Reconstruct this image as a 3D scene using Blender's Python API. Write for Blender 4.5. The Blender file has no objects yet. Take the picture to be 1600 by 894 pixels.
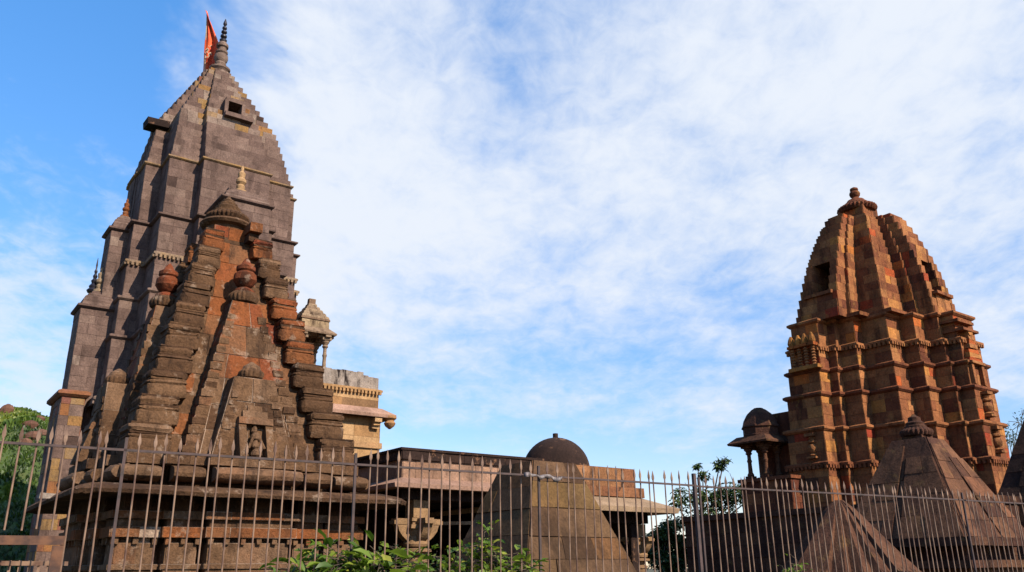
import bpy, math, random
from mathutils import Vector, Matrix
R = math.radians
rng = random.Random(11)
SC = bpy.context.scene
COL = SC.collection

# ------------------------------------------------------------------ camera
EYE = Vector((0, 0, 1.6))
PITCH, ROLL, FOC = math.atan((890 - 447) / 1300.0), R(.68), 1300.0
cam = bpy.data.cameras.new("camera")
cam.sensor_fit = 'HORIZONTAL'; cam.sensor_width = 36.0
cam.lens = 36.0 * FOC / 1600.0
cam.clip_start = .1; cam.clip_end = 3000
camo = bpy.data.objects.new("camera", cam); COL.objects.link(camo)
camo.matrix_world = (Matrix.Translation(EYE) @ Matrix.Rotation(R(90) + PITCH, 4, 'X') @ Matrix.Rotation(-ROLL, 4, 'Z'))
SC.camera = camo

# ------------------------------------------------------------------ light
SUN_AZ, SUN_EL = 50.0, 36.0           # degrees to the right of the direction towards the camera
sd = Vector((math.sin(R(SUN_AZ)) * math.cos(R(SUN_EL)), -math.cos(R(SUN_AZ)) * math.cos(R(SUN_EL)), math.sin(R(SUN_EL))))
sun = bpy.data.lights.new("sun", 'SUN'); sun.energy = 5.0; sun.angle = R(.5); sun.color = (1, .87, .70)
suno = bpy.data.objects.new("sun", sun); COL.objects.link(suno)
suno.rotation_euler = sd.to_track_quat('Z', 'Y').to_euler()
suno.location = sd * 60

SC.view_settings.view_transform = 'Standard'; SC.view_settings.look = 'None'
SC.view_settings.exposure = 0.95; SC.view_settings.gamma = 1; SC.view_settings.use_curve_mapping = False

W = bpy.data.worlds.new("World"); SC.world = W; W.use_nodes = True
def world():
    nt = W.node_tree; nt.nodes.clear()
    N = nt.nodes.new; L = nt.links.new
    def math_(op, a, b=None, c=None, clamp=False):
        n = N('ShaderNodeMath'); n.operation = op; n.use_clamp = clamp
        for i, q in enumerate((a, b, c)):
            if q is None: continue
            if isinstance(q, (int, float)): n.inputs[i].default_value = q
            else: L(q, n.inputs[i])
        return n.outputs[0]
    out = N('ShaderNodeOutputWorld'); bg = N('ShaderNodeBackground'); L(bg.outputs[0], out.inputs[0])
    sky = N('ShaderNodeTexSky'); sky.sky_type = 'NISHITA'; sky.sun_disc = False
    sky.sun_elevation = R(SUN_EL); sky.sun_rotation = R(180 - SUN_AZ)
    sky.air_density = 1.0; sky.dust_density = .25; sky.ozone_density = 2.2
    sat = N('ShaderNodeHueSaturation'); sat.inputs['Saturation'].default_value = 1.18
    L(sky.outputs[0], sat.inputs['Color'])
    tint = N('ShaderNodeMix'); tint.data_type = 'RGBA'; tint.blend_type = 'MULTIPLY'
    tint.inputs[0].default_value = 1
    L(sat.outputs[0], tint.inputs[6])
    tc = N('ShaderNodeTexCoord'); sx = N('ShaderNodeSeparateXYZ'); L(tc.outputs['Generated'], sx.inputs[0])
    tr = N('ShaderNodeValToRGB'); L(sx.outputs[2], tr.inputs[0])
    tr.color_ramp.elements[0].position = .08; tr.color_ramp.elements[0].color = (1.75, 1.58, 1.75, 1)
    tr.color_ramp.elements[1].position = .62; tr.color_ramp.elements[1].color = (2.0, 2.75, 3.05, 1)
    L(tr.outputs[0], tint.inputs[7])
    z = math_('ADD', sx.outputs[2], .20)
    u = math_('DIVIDE', sx.outputs[0], z); v = math_('DIVIDE', sx.outputs[1], z)
    cb = N('ShaderNodeCombineXYZ'); L(u, cb.inputs[0]); L(v, cb.inputs[1])
    def noise(scale, detail, rough, dist=0.0, off=(0, 0, 0), stretch=(1, 1, 1)):
        mp = N('ShaderNodeMapping'); mp.inputs['Location'].default_value = off; mp.inputs['Scale'].default_value = stretch
        L(cb.outputs[0], mp.inputs[0])
        n = N('ShaderNodeTexNoise'); n.inputs['Scale'].default_value = scale; n.inputs['Detail'].default_value = detail
        n.inputs['Roughness'].default_value = rough; n.inputs['Distortion'].default_value = dist
        L(mp.outputs[0], n.inputs['Vector']); return n.outputs[0]
    def rng_(x, a, b, c=0.0, d=1.0):
        m = N('ShaderNodeMapRange'); m.interpolation_type = 'SMOOTHSTEP'
        for i, q in enumerate((a, b, c, d)): m.inputs[1 + i].default_value = q
        L(x, m.inputs[0]); return m.outputs[0]
    big = noise(1.3, 3, .5, .3, (3.1, 1.7, 0))
    mid = noise(4.2, 5, .6, .3, (7.3, 2.2, 0), (1, .8, 1))
    fine = noise(19, 5, .62, .4, (1.3, 5.2, 0), (1, .75, 1))
    # a thin mackerel veil lies over the right two thirds of the view; open blue sky on the left
    edge = math_('ADD', sx.outputs[0], math_('MULTIPLY', math_('SUBTRACT', mid, .5), .42))
    edge = math_('ADD', edge, math_('MULTIPLY', math_('SUBTRACT', big, .5), .30))
    side = rng_(edge, -.40, -.20)
    tex = math_('ADD', math_('ADD', math_('MULTIPLY', big, .85), math_('MULTIPLY', mid, .6)), math_('MULTIPLY', fine, .36))
    low = rng_(sx.outputs[2], .05, .37, -.44, 0)
    veil = math_('MULTIPLY', side, rng_(math_('ADD', tex, low), .46, 1.06, .0, 1.0))
    ll = math_('MULTIPLY', rng_(sx.outputs[2], .24, .44, .25, 0), rng_(sx.outputs[0], -.2, -.5))
    wis = rng_(math_('ADD', math_('ADD', math_('MULTIPLY', noise(2.6, 5, .6, .2, (11.3, 8.2, 0)), .75), math_('MULTIPLY', fine, .28)), ll), .57, .84, 0, .75)
    cl = math_('MULTIPLY', math_('MAXIMUM', veil, wis), rng_(sx.outputs[1], -.1, .35))  # clouds left out of the unseen sky behind, to darken shaded faces
    mix = N('ShaderNodeMix'); mix.data_type = 'RGBA'; L(cl, mix.inputs[0]); L(tint.outputs[2], mix.inputs[6])
    mix.inputs[7].default_value = (8.3, 8.9, 9.9, 1)
    L(mix.outputs[2], bg.inputs[0]); bg.inputs[1].default_value = .052
world()

# ------------------------------------------------------------------ helpers
PSI = R(36.5)                                     # the temples all face the same way
cP, sP = math.cos(PSI), math.sin(PSI)
def lw(o, x, y):                                   # local point of a building at o -> world xy
    return (o[0] + cP * x - sP * y, o[1] + sP * x + cP * y)
def ray(x, y):
    xc, yu = x - 800, 447 - y
    c, s = math.cos(ROLL), math.sin(ROLL)
    a, b = c * xc + s * yu, -s * xc + c * yu
    return Vector((a, FOC * math.cos(PITCH) - b * math.sin(PITCH), FOC * math.sin(PITCH) + b * math.cos(PITCH)))
def at(x, y, Y):                                   # the point seen at pixel (x, y) that stands Y metres ahead
    r = ray(x, y); return EYE + r * (Y / r.y)

class MB:
    def __init__(s): s.v = []; s.f = []; s.r = []
    def add(s, pts, faces, r):
        b = len(s.v); s.v += [tuple(p) for p in pts]
        s.f += [tuple(b + i for i in f) for f in faces]
        s.r += (r if isinstance(r, list) else [r] * len(pts))
    def box(s, x0, x1, y0, y1, z0, z1, r=.3, j=0.0):
        p = [Vector((x, y, z)) for z in (z0, z1) for x, y in ((x0, y0), (x1, y0), (x1, y1), (x0, y1))]
        if j: p = [q + Vector((rng.uniform(-j, j), rng.uniform(-j, j), rng.uniform(-j, j))) for q in p]
        s.add(p, [(3, 2, 1, 0), (4, 5, 6, 7), (0, 1, 5, 4), (1, 2, 6, 5), (2, 3, 7, 6), (3, 0, 4, 7)], r)
    def rings(s, rings, r=.3, cap0=True, cap1=True):
        n = len(rings[0]); pts = [p for q in rings for p in q]; f = []
        for k in range(len(rings) - 1):
            for i in range(n):
                a, b = k * n + i, k * n + (i + 1) % n
                f.append((a, b, b + n, a + n))
        if cap0: f.append(tuple(reversed(range(n))))
        if cap1: f.append(tuple(range((len(rings) - 1) * n, len(rings) * n)))
        s.add(pts, f, r)
    def prism(s, poly, z0, z1, r=.3, cap0=True):
        s.rings([[(x, y, z0) for x, y in poly], [(x, y, z1) for x, y in poly]], r, cap0, True)
    def lathe(s, c, prof, n=24, r=.3, flute=0, amp=0.0):
        rs = []
        for q in prof:
            rad, z = q[0], q[1]; a = amp if (len(q) > 2 and q[2]) else 0
            rs.append([(c[0] + rad * (1 + a * abs(math.cos(flute * t / 2.0)) - a) * math.cos(t), c[1] + rad * (1 + a * abs(math.cos(flute * t / 2.0)) - a) * math.sin(t), c[2] + z)
                       for t in [2 * math.pi * i / n for i in range(n)]])
        s.rings(rs, r)
    def bar(s, a, b, w, h=None, r=.3, n=4, w2=None):
        a, b = Vector(a), Vector(b); d = (b - a).normalized()
        up = Vector((0, 0, 1)) if abs(d.z) < .9 else Vector((0, 1, 0))
        x = d.cross(up).normalized(); y = x.cross(d); h = h or w
        k = (w2 / w) if w2 else 1
        def ring(c, q): return [c + x * (w / 2 * q * math.cos(t)) * (1.414 if n == 4 else 1) + y * (h / 2 * q * math.sin(t)) * (1.414 if n == 4 else 1)
                                for t in [2 * math.pi * (i + .5) / n for i in range(n)]]
        s.rings([ring(a, 1), ring(b, k)], r)
    def tube(s, pts, rad, r=.3, n=6):
        for i in range(len(pts) - 1):
            s.bar(pts[i], pts[i + 1], rad[i] * 2, None, r, n, rad[i + 1] * 2)
    def wall(s, a, b, c, d, rh, bw, j=.016, rr=(0, 1), gap=.007, rf=None):
        """courses of separate stones over the quad a b c d (bottom left, bottom right, top right, top left, seen from outside)"""
        a, b, c, d = map(Vector, (a, b, c, d)); n = (b - a).cross(d - a)
        if n.length < 1e-7: n = (c - a).cross(d - a)
        if n.length < 1e-7: return
        n.normalize()
        H = ((d - a).length + (c - b).length) / 2; rows = max(1, round(H / rh))
        vs = [0.0]
        for k in range(rows): vs.append(vs[-1] + rng.uniform(.85, 1.15))
        vs = [q / vs[-1] for q in vs]
        def P(u, v): return (a * (1 - u) + b * u) * (1 - v) + (d * (1 - u) + c * u) * v
        for k in range(rows):
            vm = (vs[k] + vs[k + 1]) / 2
            L = ((P(1, vm) - P(0, vm)).length)
            if L < .02: continue
            cuts = [0.0]; x = rng.uniform(.35, 1.0) * bw
            while x < L - .3 * bw: cuts.append(x / L); x += bw * rng.uniform(.65, 1.35)
            cuts.append(1.0)
            gv = gap / max(H, .01) / 2
            for q in range(len(cuts) - 1):
                gu = gap / L / 2
                u0, u1, v0, v1 = cuts[q] + gu, cuts[q + 1] - gu, vs[k] + gv, vs[k + 1] - gv
                if u1 <= u0 or rng.random() < .008: continue     # a few stones have fallen out
                o = rng.uniform(.003, j)
                e = lambda: Vector((rng.uniform(-1, 1), rng.uniform(-1, 1), rng.uniform(-1, 1))) * min(.004, j * .3)
                fr = [P(u, v) + n * o + e() for u, v in ((u0, v0), (u1, v0), (u1, v1), (u0, v1))]
                bk = [P(u, v) - n * .03 for u, v in ((u0, v0), (u1, v0), (u1, v1), (u0, v1))]
                r = rf(u0, v0) if rf else (rr() if callable(rr) else rng.uniform(*rr))
                s.add(fr + bk, [(0, 1, 2, 3), (1, 0, 4, 5), (2, 1, 5, 6), (3, 2, 6, 7), (0, 3, 7, 4)], r)
    def courses(s, poly, z0, z1, rh=.28, bw=.55, j=.016, rr=(0, 1), core=2.0, back=False, poly1=None, gap=.007):
        p1 = poly1 or poly
        s.rings([[(x, y, z0) for x, y in poly], [(x, y, z1) for x, y in p1]], core)
        n = len(poly)
        for i in range(n):
            (ax, ay), (bx, by) = poly[i], poly[(i + 1) % n]; (cx, cy), (dx, dy) = p1[(i + 1) % n], p1[i]
            nx, ny = by - ay, -(bx - ax)
            if math.hypot(nx, ny) < .02: continue
            if not back and (sP * nx + cP * ny) / math.hypot(nx, ny) > .75: continue
            s.wall((ax, ay, z0), (bx, by, z0), (cx, cy, z1), (dx, dy, z1), rh, bw, j, rr, gap)
    def build(s, name, m, parent=None, loc=None, rotz=None, sharp=32):
        me = bpy.data.meshes.new(name); me.from_pydata(s.v, [], s.f)
        at_ = me.attributes.new("rnd", 'FLOAT', 'POINT'); at_.data.foreach_set("value", s.r)
        me.shade_smooth(); me.set_sharp_from_angle(angle=R(sharp))
        me.materials.append(m); me.update()
        o = bpy.data.objects.new(name, me); COL.objects.link(o)
        if parent: o.parent = parent
        if loc is not None: o.location = loc
        if rotz is not None: o.rotation_euler = (0, 0, rotz)
        return o

def tag(o, label=None, cat=None, group=None, kind=None):
    for k, q in (('label', label), ('category', cat), ('group', group), ('kind', kind)):
        if q: o[k] = q
    return o
def empty(name, loc, rz=0.0):
    o = bpy.data.objects.new(name, None); COL.objects.link(o)
    o.location = loc; o.rotation_euler = (0, 0, rz); o.empty_display_size = .3; return o
def grow(poly, e):                                 # push every edge of a right-angled outline outwards by e (counter-clockwise)
    n = len(poly); out = []
    for i in range(n):
        p0, p, p1 = Vector(poly[i - 1]), Vector(poly[i]), Vector(poly[(i + 1) % n])
        def nn(a, b):
            d = b - a
            return Vector((d.y, -d.x)).normalized() if d.length > 1e-6 else Vector((0, 0))
        a, b = nn(p0, p), nn(p, p1)
        out.append(tuple(p + ((a + b) if abs(a.dot(b)) < .5 else a) * e))
    return out

# ------------------------------------------------------------------ materials
AL = .56                                          # weathered stone is dark; the photograph is exposed for the shade
def sc_(c, k): return tuple(q * k for q in c)
def nodes(name):
    m = bpy.data.materials.new(name); m.use_nodes = True; nt = m.node_tree
    return m, nt, nt.nodes.get('Principled BSDF')
def ramp(nt, stops, interp='LINEAR'):
    r = nt.nodes.new('ShaderNodeValToRGB'); r.color_ramp.interpolation = interp
    e = r.color_ramp.elements
    while len(e) < len(stops): e.new(.5)
    for q, (p, c) in zip(e, stops): q.position = p; q.color = (*c, 1)
    return r
def stone(name, stops, mortar, stain=.5, dark=(.02, .014, .01), lichen_lit=None, lichen_lit_amt=.0, bump=.55, rough=.93, streak=1.0):
    m, nt, b = nodes(name); N = nt.nodes.new; L = nt.links.new
    stops = [(q, sc_(c, AL)) for q, c in stops]; mortar = sc_(mortar, AL); dark = sc_(dark, AL * .8); lichen_lit = sc_(lichen_lit, AL) if lichen_lit else None
    at_ = N('ShaderNodeAttribute'); at_.attribute_name = 'rnd'
    geo = N('ShaderNodeNewGeometry')
    def noise(scale, detail, rough_, stretch=(1, 1, 1), off=0.0):
        mp = N('ShaderNodeMapping'); mp.inputs['Scale'].default_value = stretch; mp.inputs['Location'].default_value = (off, off * .7, off * 1.3)
        L(geo.outputs['Position'], mp.inputs[0]); n = N('ShaderNodeTexNoise')
        n.inputs['Scale'].default_value = scale; n.inputs['Detail'].default_value = detail; n.inputs['Roughness'].default_value = rough_
        L(mp.outputs[0], n.inputs['Vector']); return n.outputs[0]
    def mr(x, a, b_, c, d, smooth=True):
        q = N('ShaderNodeMapRange'); q.interpolation_type = 'SMOOTHSTEP' if smooth else 'LINEAR'
        for i, w in enumerate((a, b_, c, d)): q.inputs[1 + i].default_value = w
        L(x, q.inputs[0]); return q.outputs[0]
    def mixc(f, a, b_, mode='MIX'):
        q = N('ShaderNodeMix'); q.data_type = 'RGBA'; q.blend_type = mode
        for s_, w in ((0, f), (6, a), (7, b_)):
            if isinstance(w, (int, float)): q.inputs[s_].default_value = w
            elif isinstance(w, tuple): q.inputs[s_].default_value = (*w, 1)
            else: L(w, q.inputs[s_])
        return q.outputs[2]
    def mth(op, a, b_):
        q = N('ShaderNodeMath'); q.operation = op
        for i, w in enumerate((a, b_)):
            if isinstance(w, (int, float)): q.inputs[i].default_value = w
            else: L(w, q.inputs[i])
        return q.outputs[0]
    nm = noise(2.2, 6, .6); nf = noise(24, 8, .72, off=3.0); nb = noise(.55, 4, .6, off=9.0)
    rr = mth('ADD', at_.outputs['Fac'], mth('MULTIPLY', mth('SUBTRACT', nm, .5), .16))
    rp = ramp(nt, stops); L(rr, rp.inputs[0])
    c = rp.outputs[0]
    c = mixc(mth('GREATER_THAN', at_.outputs['Fac'], 1.5), c, mortar)
    v = mth('MULTIPLY', mr(nm, .25, .75, .68, 1.3, False), mr(nf, .3, .72, .62, 1.32, False))
    cv = N('ShaderNodeCombineColor'); [L(v, cv.inputs[i]) for i in range(3)]
    c = mixc(1.0, c, cv.outputs[0], 'MULTIPLY')
    ns = noise(1.6, 7, .65, (1.6, 1.6, .38), 21.0)           # rain streaks and soot
    c = mixc(mth('MULTIPLY', mr(ns, .5, .68, 0, 1), stain), c, dark)
    npat = noise(5.5, 8, .7, (1, 1, .8), 41.0)
    c = mixc(mth('MULTIPLY', mr(npat, .55, .66, 0, 1), stain * .6), c, dark)
    if lichen_lit:
        nl = noise(3.1, 9, .72, (1, 1, 1), 63.0)
        c = mixc(mth('MULTIPLY', mr(nl, .565, .64, 0, 1), lichen_lit_amt), c, lichen_lit)
    L(c, b.inputs['Base Color']); b.inputs['Roughness'].default_value = rough
    b.inputs['Specular IOR Level'].default_value = .15
    n2 = noise(9, 10, .7, off=5.0); vo = N('ShaderNodeTexVoronoi'); vo.inputs['Scale'].default_value = 34
    L(geo.outputs['Position'], vo.inputs['Vector'])
    hsum = mth('ADD', mth('MULTIPLY', n2, 1.0), mth('MULTIPLY', nf, .45))
    hsum = mth('ADD', hsum, mth('MULTIPLY', mr(vo.outputs['Distance'], 0, .35, 0, 1), .10))
    bp = N('ShaderNodeBump'); bp.inputs['Strength'].default_value = bump; bp.inputs['Distance'].default_value = .05
    L(hsum, bp.inputs['Height']); L(bp.outputs[0], b.inputs['Normal'])
    return m
def plain(name, col, rough=.8, metal=0.0, var=.25, scale=12.0, bump=.2, col2=None):
    m, nt, b = nodes(name); N = nt.nodes.new; L = nt.links.new
    geo = N('ShaderNodeNewGeometry'); n = N('ShaderNodeTexNoise'); n.inputs['Scale'].default_value = scale; n.inputs['Detail'].default_value = 6
    L(geo.outputs['Position'], n.inputs['Vector'])
    c2 = sc_(col2 or tuple(q * (1 - var) for q in col), .6); col = sc_(col, .6)
    rp = ramp(nt, [(.36, c2), (.62, col)]); L(n.outputs[0], rp.inputs[0]); L(rp.outputs[0], b.inputs['Base Color'])
    b.inputs['Roughness'].default_value = rough; b.inputs['Metallic'].default_value = metal
    bp = N('ShaderNodeBump'); bp.inputs['Strength'].default_value = bump; bp.inputs['Distance'].default_value = .01
    L(n.outputs[0], bp.inputs['Height']); L(bp.outputs[0], b.inputs['Normal'])
    return m
def leafmat(name, stops, trans=.35):
    m, nt, b = nodes(name); N = nt.nodes.new; L = nt.links.new
    at_ = N('ShaderNodeAttribute'); at_.attribute_name = 'rnd'
    rp = ramp(nt, stops); L(at_.outputs['Fac'], rp.inputs[0]); L(rp.outputs[0], b.inputs['Base Color'])
    b.inputs['Roughness'].default_value = .5
    t = N('ShaderNodeBsdfTranslucent'); mx = N('ShaderNodeMixShader'); mx.inputs[0].default_value = trans
    L(rp.outputs[0], t.inputs[0]); L(b.outputs[0], mx.inputs[1]); L(t.outputs[0], mx.inputs[2])
    L(mx.outputs[0], nt.nodes['Material Output'].inputs[0]); return m

M_GREY = stone("grey_tower_stone", [(0, (.125, .078, .062)), (.2, (.17, .108, .088)), (.42, (.215, .14, .113)), (.6, (.25, .17, .135)), (.72, (.36, .27, .215)),
                                    (.8, (.33, .19, .07)), (.88, (.34, .14, .055)), (.94, (.25, .10, .075)), (1, (.06, .04, .03))],
               (.09, .055, .045), stain=.58, dark=(.055, .033, .027), bump=.6)
M_BROWN = stone("brown_shrine_stone", [(0, (.085, .042, .022)), (.2, (.14, .072, .036)), (.4, (.195, .105, .054)), (.55, (.235, .135, .078)), (.66, (.25, .095, .036)),
                                       (.78, (.30, .095, .03)), (.88, (.25, .062, .026)), (1, (.17, .036, .02))],
                (.50, .36, .27), stain=.75, dark=(.035, .019, .012), lichen_lit=(.50, .36, .26), lichen_lit_amt=.42, bump=1.0)
M_RED = stone("red_tower_stone", [(0, (.12, .034, .020)), (.2, (.23, .073, .032)), (.4, (.37, .138, .052)), (.58, (.50, .215, .078)), (.72, (.60, .245, .055)), (.84, (.54, .12, .03)), (1, (.36, .055, .024))],
              (.15, .07, .04), stain=.68, dark=(.045, .016, .01), lichen_lit=(.60, .34, .09), lichen_lit_amt=.22, bump=.85)
M_DULL = stone("dull_purple_stone", [(0, (.08, .032, .022)), (.4, (.15, .067, .037)), (.75, (.22, .10, .052)), (1, (.31, .10, .05))], (.05, .022, .016), stain=.68, dark=(.022, .01, .008), lichen_lit=(.30, .17, .06), lichen_lit_amt=.4, bump=.9)
M_BEIGE = stone("beige_hall_stone", [(0, (.33, .17, .075)), (.5, (.47, .27, .12)), (.8, (.53, .33, .17)), (1, (.38, .15, .05))],
                (.25, .14, .07), stain=.2, dark=(.16, .07, .03), bump=.4)
M_KIOSK = stone("weathered_kiosk_stone", [(0, (.22, .13, .08)), (.5, (.34, .235, .155)), (1, (.41, .29, .17))], (.2, .13, .08), stain=1.0, dark=(.07, .04, .025), bump=.6)
M_WEATHER = stone("weathered_plaster", [(0, (.30, .24, .20)), (.5, (.38, .31, .26)), (1, (.26, .19, .14))], (.2, .14, .1), stain=1.6, dark=(.03, .02, .017), bump=.6)
M_BLACK = stone("black_stone", [(0, (.028, .016, .013)), (.5, (.045, .024, .018)), (1, (.065, .032, .02))], (.03, .018, .014), stain=.3,  # near-black stone for dome, coping, side ledge, beams and inner walls
               dark=(.012, .008, .007), lichen_lit=(.34, .17, .09), lichen_lit_amt=.55, bump=.5)  # orange patches paint sunlit spots into the dome's colour
M_HALL = stone("hall_stone", [(0, (.22, .12, .075)), (.5, (.35, .205, .135)), (1, (.47, .28, .19))], (.1, .06, .04), stain=.6, dark=(.035, .02, .015),
               lichen_lit=(.4, .2, .06), lichen_lit_amt=.2, bump=.6)
M_OB = stone("brown_pyramid_stone", [(0, (.075, .038, .02)), (.3, (.115, .064, .032)), (.55, (.155, .085, .046)), (.75, (.17, .10, .036)), (1, (.19, .08, .036))], (.05, .03, .018), stain=.7, dark=(.05, .028, .016), bump=.7)
M_PINK = stone("pink_slab_stone", [(0, (.40, .23, .16)), (1, (.50, .31, .23))], (.3, .17, .13), stain=.25, dark=(.12, .06, .045), bump=.4)
M_TAN = stone("tan_slab_stone", [(0, (.36, .235, .14)), (1, (.47, .33, .215))], (.3, .2, .12), stain=.25, dark=(.12, .07, .045), bump=.4)
M_DARK = plain("dark_metal", (.02, .017, .03), .5, .3)
M_BAR = plain("weathered_bar_paint", (.29, .175, .11), .7, .0, col2=(.10, .042, .024), scale=7, bump=.4)
M_TIP = plain("pale_bar_paint", (.50, .37, .27), .6, .1, col2=(.34, .19, .11), scale=40)
M_RAIL = plain("dark_rail_paint", (.075, .038, .034), .75, .0, col2=(.032, .017, .015), scale=14)
M_RUST = plain("rusted_frame_paint", (.16, .062, .024), .8, .0, col2=(.055, .02, .01), scale=13, bump=.5)
M_FLAG = plain("orange_cloth", (.85, .115, .012), .8, 0, col2=(.72, .06, .008), scale=3, bump=.1)
M_CREAM = plain("cream_paint", (.75, .6, .4), .7)
M_PLASTIC = plain("grey_plastic", (.24, .20, .20), .6, 0, col2=(.09, .07, .065), scale=20, bump=.5)
M_BARK = plain("bark", (.10, .07, .045), .9, 0, scale=18, bump=.6)
M_ROCK = stone("hill_rock", [(0, (.13, .06, .04)), (.5, (.20, .10, .065)), (1, (.26, .14, .10))], (.1, .06, .04), stain=.3, bump=.8)
M_LEAF = leafmat("bush_leaf", [(0, (.03, .07, .005)), (.45, (.085, .15, .010)), (.8, (.16, .22, .018)), (1, (.25, .26, .03))], .45)
M_TREE = leafmat("tree_leaf", [(0, (.014, .032, .006)), (.6, (.04, .075, .012)), (1, (.09, .12, .022))], .25)
M_GRASS = leafmat("hill_grass_blade", [(0, (.012, .03, .004)), (.3, (.035, .07, .006)), (.65, (.085, .135, .009)), (1, (.15, .16, .02))], .3)
def ground_mat(name, a, b_, c, scale):
    m, nt, b = nodes(name); N = nt.nodes.new; L = nt.links.new
    geo = N('ShaderNodeNewGeometry'); n = N('ShaderNodeTexNoise'); n.inputs['Scale'].default_value = scale; n.inputs['Detail'].default_value = 9
    n.inputs['Roughness'].default_value = .7
    L(geo.outputs['Position'], n.inputs['Vector'])
    rp = ramp(nt, [(.3, a), (.5, b_), (.68, c)]); L(n.outputs[0], rp.inputs[0]); L(rp.outputs[0], b.inputs['Base Color'])
    b.inputs['Roughness'].default_value = .95
    bp = N('ShaderNodeBump'); bp.inputs['Distance'].default_value = .1; L(n.outputs[0], bp.inputs['Height']); L(bp.outputs[0], b.inputs['Normal'])
    return m
M_GROUND = ground_mat("dry_ground", (.03, .028, .014), (.05, .042, .02), (.022, .036, .01), .9)
M_HILL = ground_mat("hill_turf", (.018, .032, .006), (.035, .06, .008), (.07, .06, .02), .7)

def pick(base, *alts):                             # mostly one range of stone, some odd ones: (share, lo, hi)
    def f():
        q = rng.random()
        for sh, a, b in alts:
            if q < sh: return rng.uniform(a, b)
            q -= sh
        return rng.uniform(*base)
    return f
RED = pick((.22, .52), (.13, .52, .72), (.05, .76, 1), (.05, .06, .2))
BRN = pick((.06, .50), (.10, .6, .8), (.06, .8, 1))
# ------------------------------------------------------------------ ground and hill
g = MB(); g.add([(-900, -300, 0), (900, -300, 0), (900, 2400, 0), (-900, 2400, 0)], [(0, 1, 2, 3)], .3)
tag(g.build("ground", M_GROUND), kind='structure')
def sm(a, b, x): t = min(1, max(0, (x - a) / (b - a))); return t * t * (3 - 2 * t)
def hn(x, y):
    return (math.sin(x * .71 + y * .33) + math.sin(x * .37 - y * .83 + 1.3) * .8 + math.sin(x * 1.9 + y * 1.3) * .35 + math.sin(x * 3.1 - y * 2.3 + .7) * .2)
def hill_h(x, y):
    h = 10.2 * sm(27, 47, y - .12 * (x + 26)) * sm(-7, -22, x)
    return h + (hn(x, y) * .28 if h > .5 else 0) * sm(.5, 3, h) - .25 + 1.2 * sm(47, 80, y) * sm(-7, -22, x)
hm = MB(); nx, ny = 90, 90; pts = []
for j in range(ny):
    for i in range(nx): x, y = -95 + 92 * i / (nx - 1), 22 + 88 * j / (ny - 1); pts.append((x, y, hill_h(x, y)))
hm.add(pts, [(j * nx + i, j * nx + i + 1, (j + 1) * nx + i + 1, (j + 1) * nx + i) for j in range(ny - 1) for i in range(nx - 1)], .3)
tag(hm.build("hill", M_HILL), kind='structure')
gr = MB()
for k in range(17000):
    y = rng.uniform(29, 53); x = y * rng.uniform(-.70, -.50)
    if rng.random() < .55 * (hn(x * .9, y) > .9): continue
    z = hill_h(x, y); s = rng.uniform(.05, .16) * (2.2 if hn(x * 1.3 + 5, y * 1.1) > 1.2 else 1); a = rng.uniform(0, 6.28)
    for q in range(2):
        a += rng.uniform(.8, 2); dx, dy = math.cos(a) * s * .35, math.sin(a) * s * .35
        lx, ly = rng.uniform(-.7, .7) * s, rng.uniform(-.7, .7) * s
        gr.add([(x - dx, y - dy, z - .05), (x + dx, y + dy, z - .05), (x + dx * .5 + lx, y + dy * .5 + ly, z + s), (x - dx * .6 + lx, y - dy * .6 + ly, z + s * .8)], [(0, 1, 2, 3)],
               min(1, max(0, .48 + .26 * hn(x * .8, y * .8) + .16 * hn(x * 2.1 + 3, y * 2.3) + rng.uniform(-.22, .22))))
tag(gr.build("hill_grass", M_GRASS), kind='stuff')
def rock(x, y, s, label):
    m = MB(); n = 9; rs = []; s *= .85
    ph = rng.uniform(0, 6); sx, sy, sz = s * rng.uniform(.8, 1.4), s * rng.uniform(.6, 1), s * rng.uniform(.7, 1.0)
    for k in range(6):
        v = -math.pi / 2 + math.pi * (k + .15) / 5.3
        rs.append([(sx * math.cos(v) * math.cos(t) * rng.uniform(.8, 1.15), sy * math.cos(v) * math.sin(t) * rng.uniform(.8, 1.15), sz * math.sin(v) * rng.uniform(.85, 1.1)) for t in [ph + 6.283 * i / n for i in range(n)]])
    m.rings(rs, rng.uniform(0, 1)); o = m.build("rock", M_ROCK, sharp=18); o.location = (x, y, hill_h(x, y) - sz * .12)
    tag(o, label, "rock", "rocks on the green hillside"); return o
ROCKS = [(12, 641, 1.3, "long flat dark rock on the hill crest at the picture's left edge"), (36, 637, 1.1, "flat brown rock on the hill crest, middle one of the crest row"),
         (55, 638, 1.2, "reddish rock on the hill crest close to the grey tower's foot"), (30, 652, .55, "small dark rock alone in the bright green upper slope"),
         (47, 664, .8, "brown rock halfway down the slope beside the tower's foot"), (60, 655, .75, "red brown rock high on the slope against the tower wall"),
         (52, 680, .9, "red boulder low on the slope behind the second fence spike"), (66, 676, .8, "red brown rock wedged between hill and tower wall"), (40, 690, .6, "small brown rock lowest on the hill slope")]
for px, py, s, lb in ROCKS:
    # walk along the sight line until it meets the hillside
    r = ray(px, py); best = None
    for k in range(300):
        Y = 26 + k * .1; P = EYE + r * (Y / r.y)
        if P.z <= hill_h(P.x, P.y) + .05: best = P; break
    if best is None: best = at(px, py, 49)
    rock(best.x, best.y, s * .48, lb)

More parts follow.
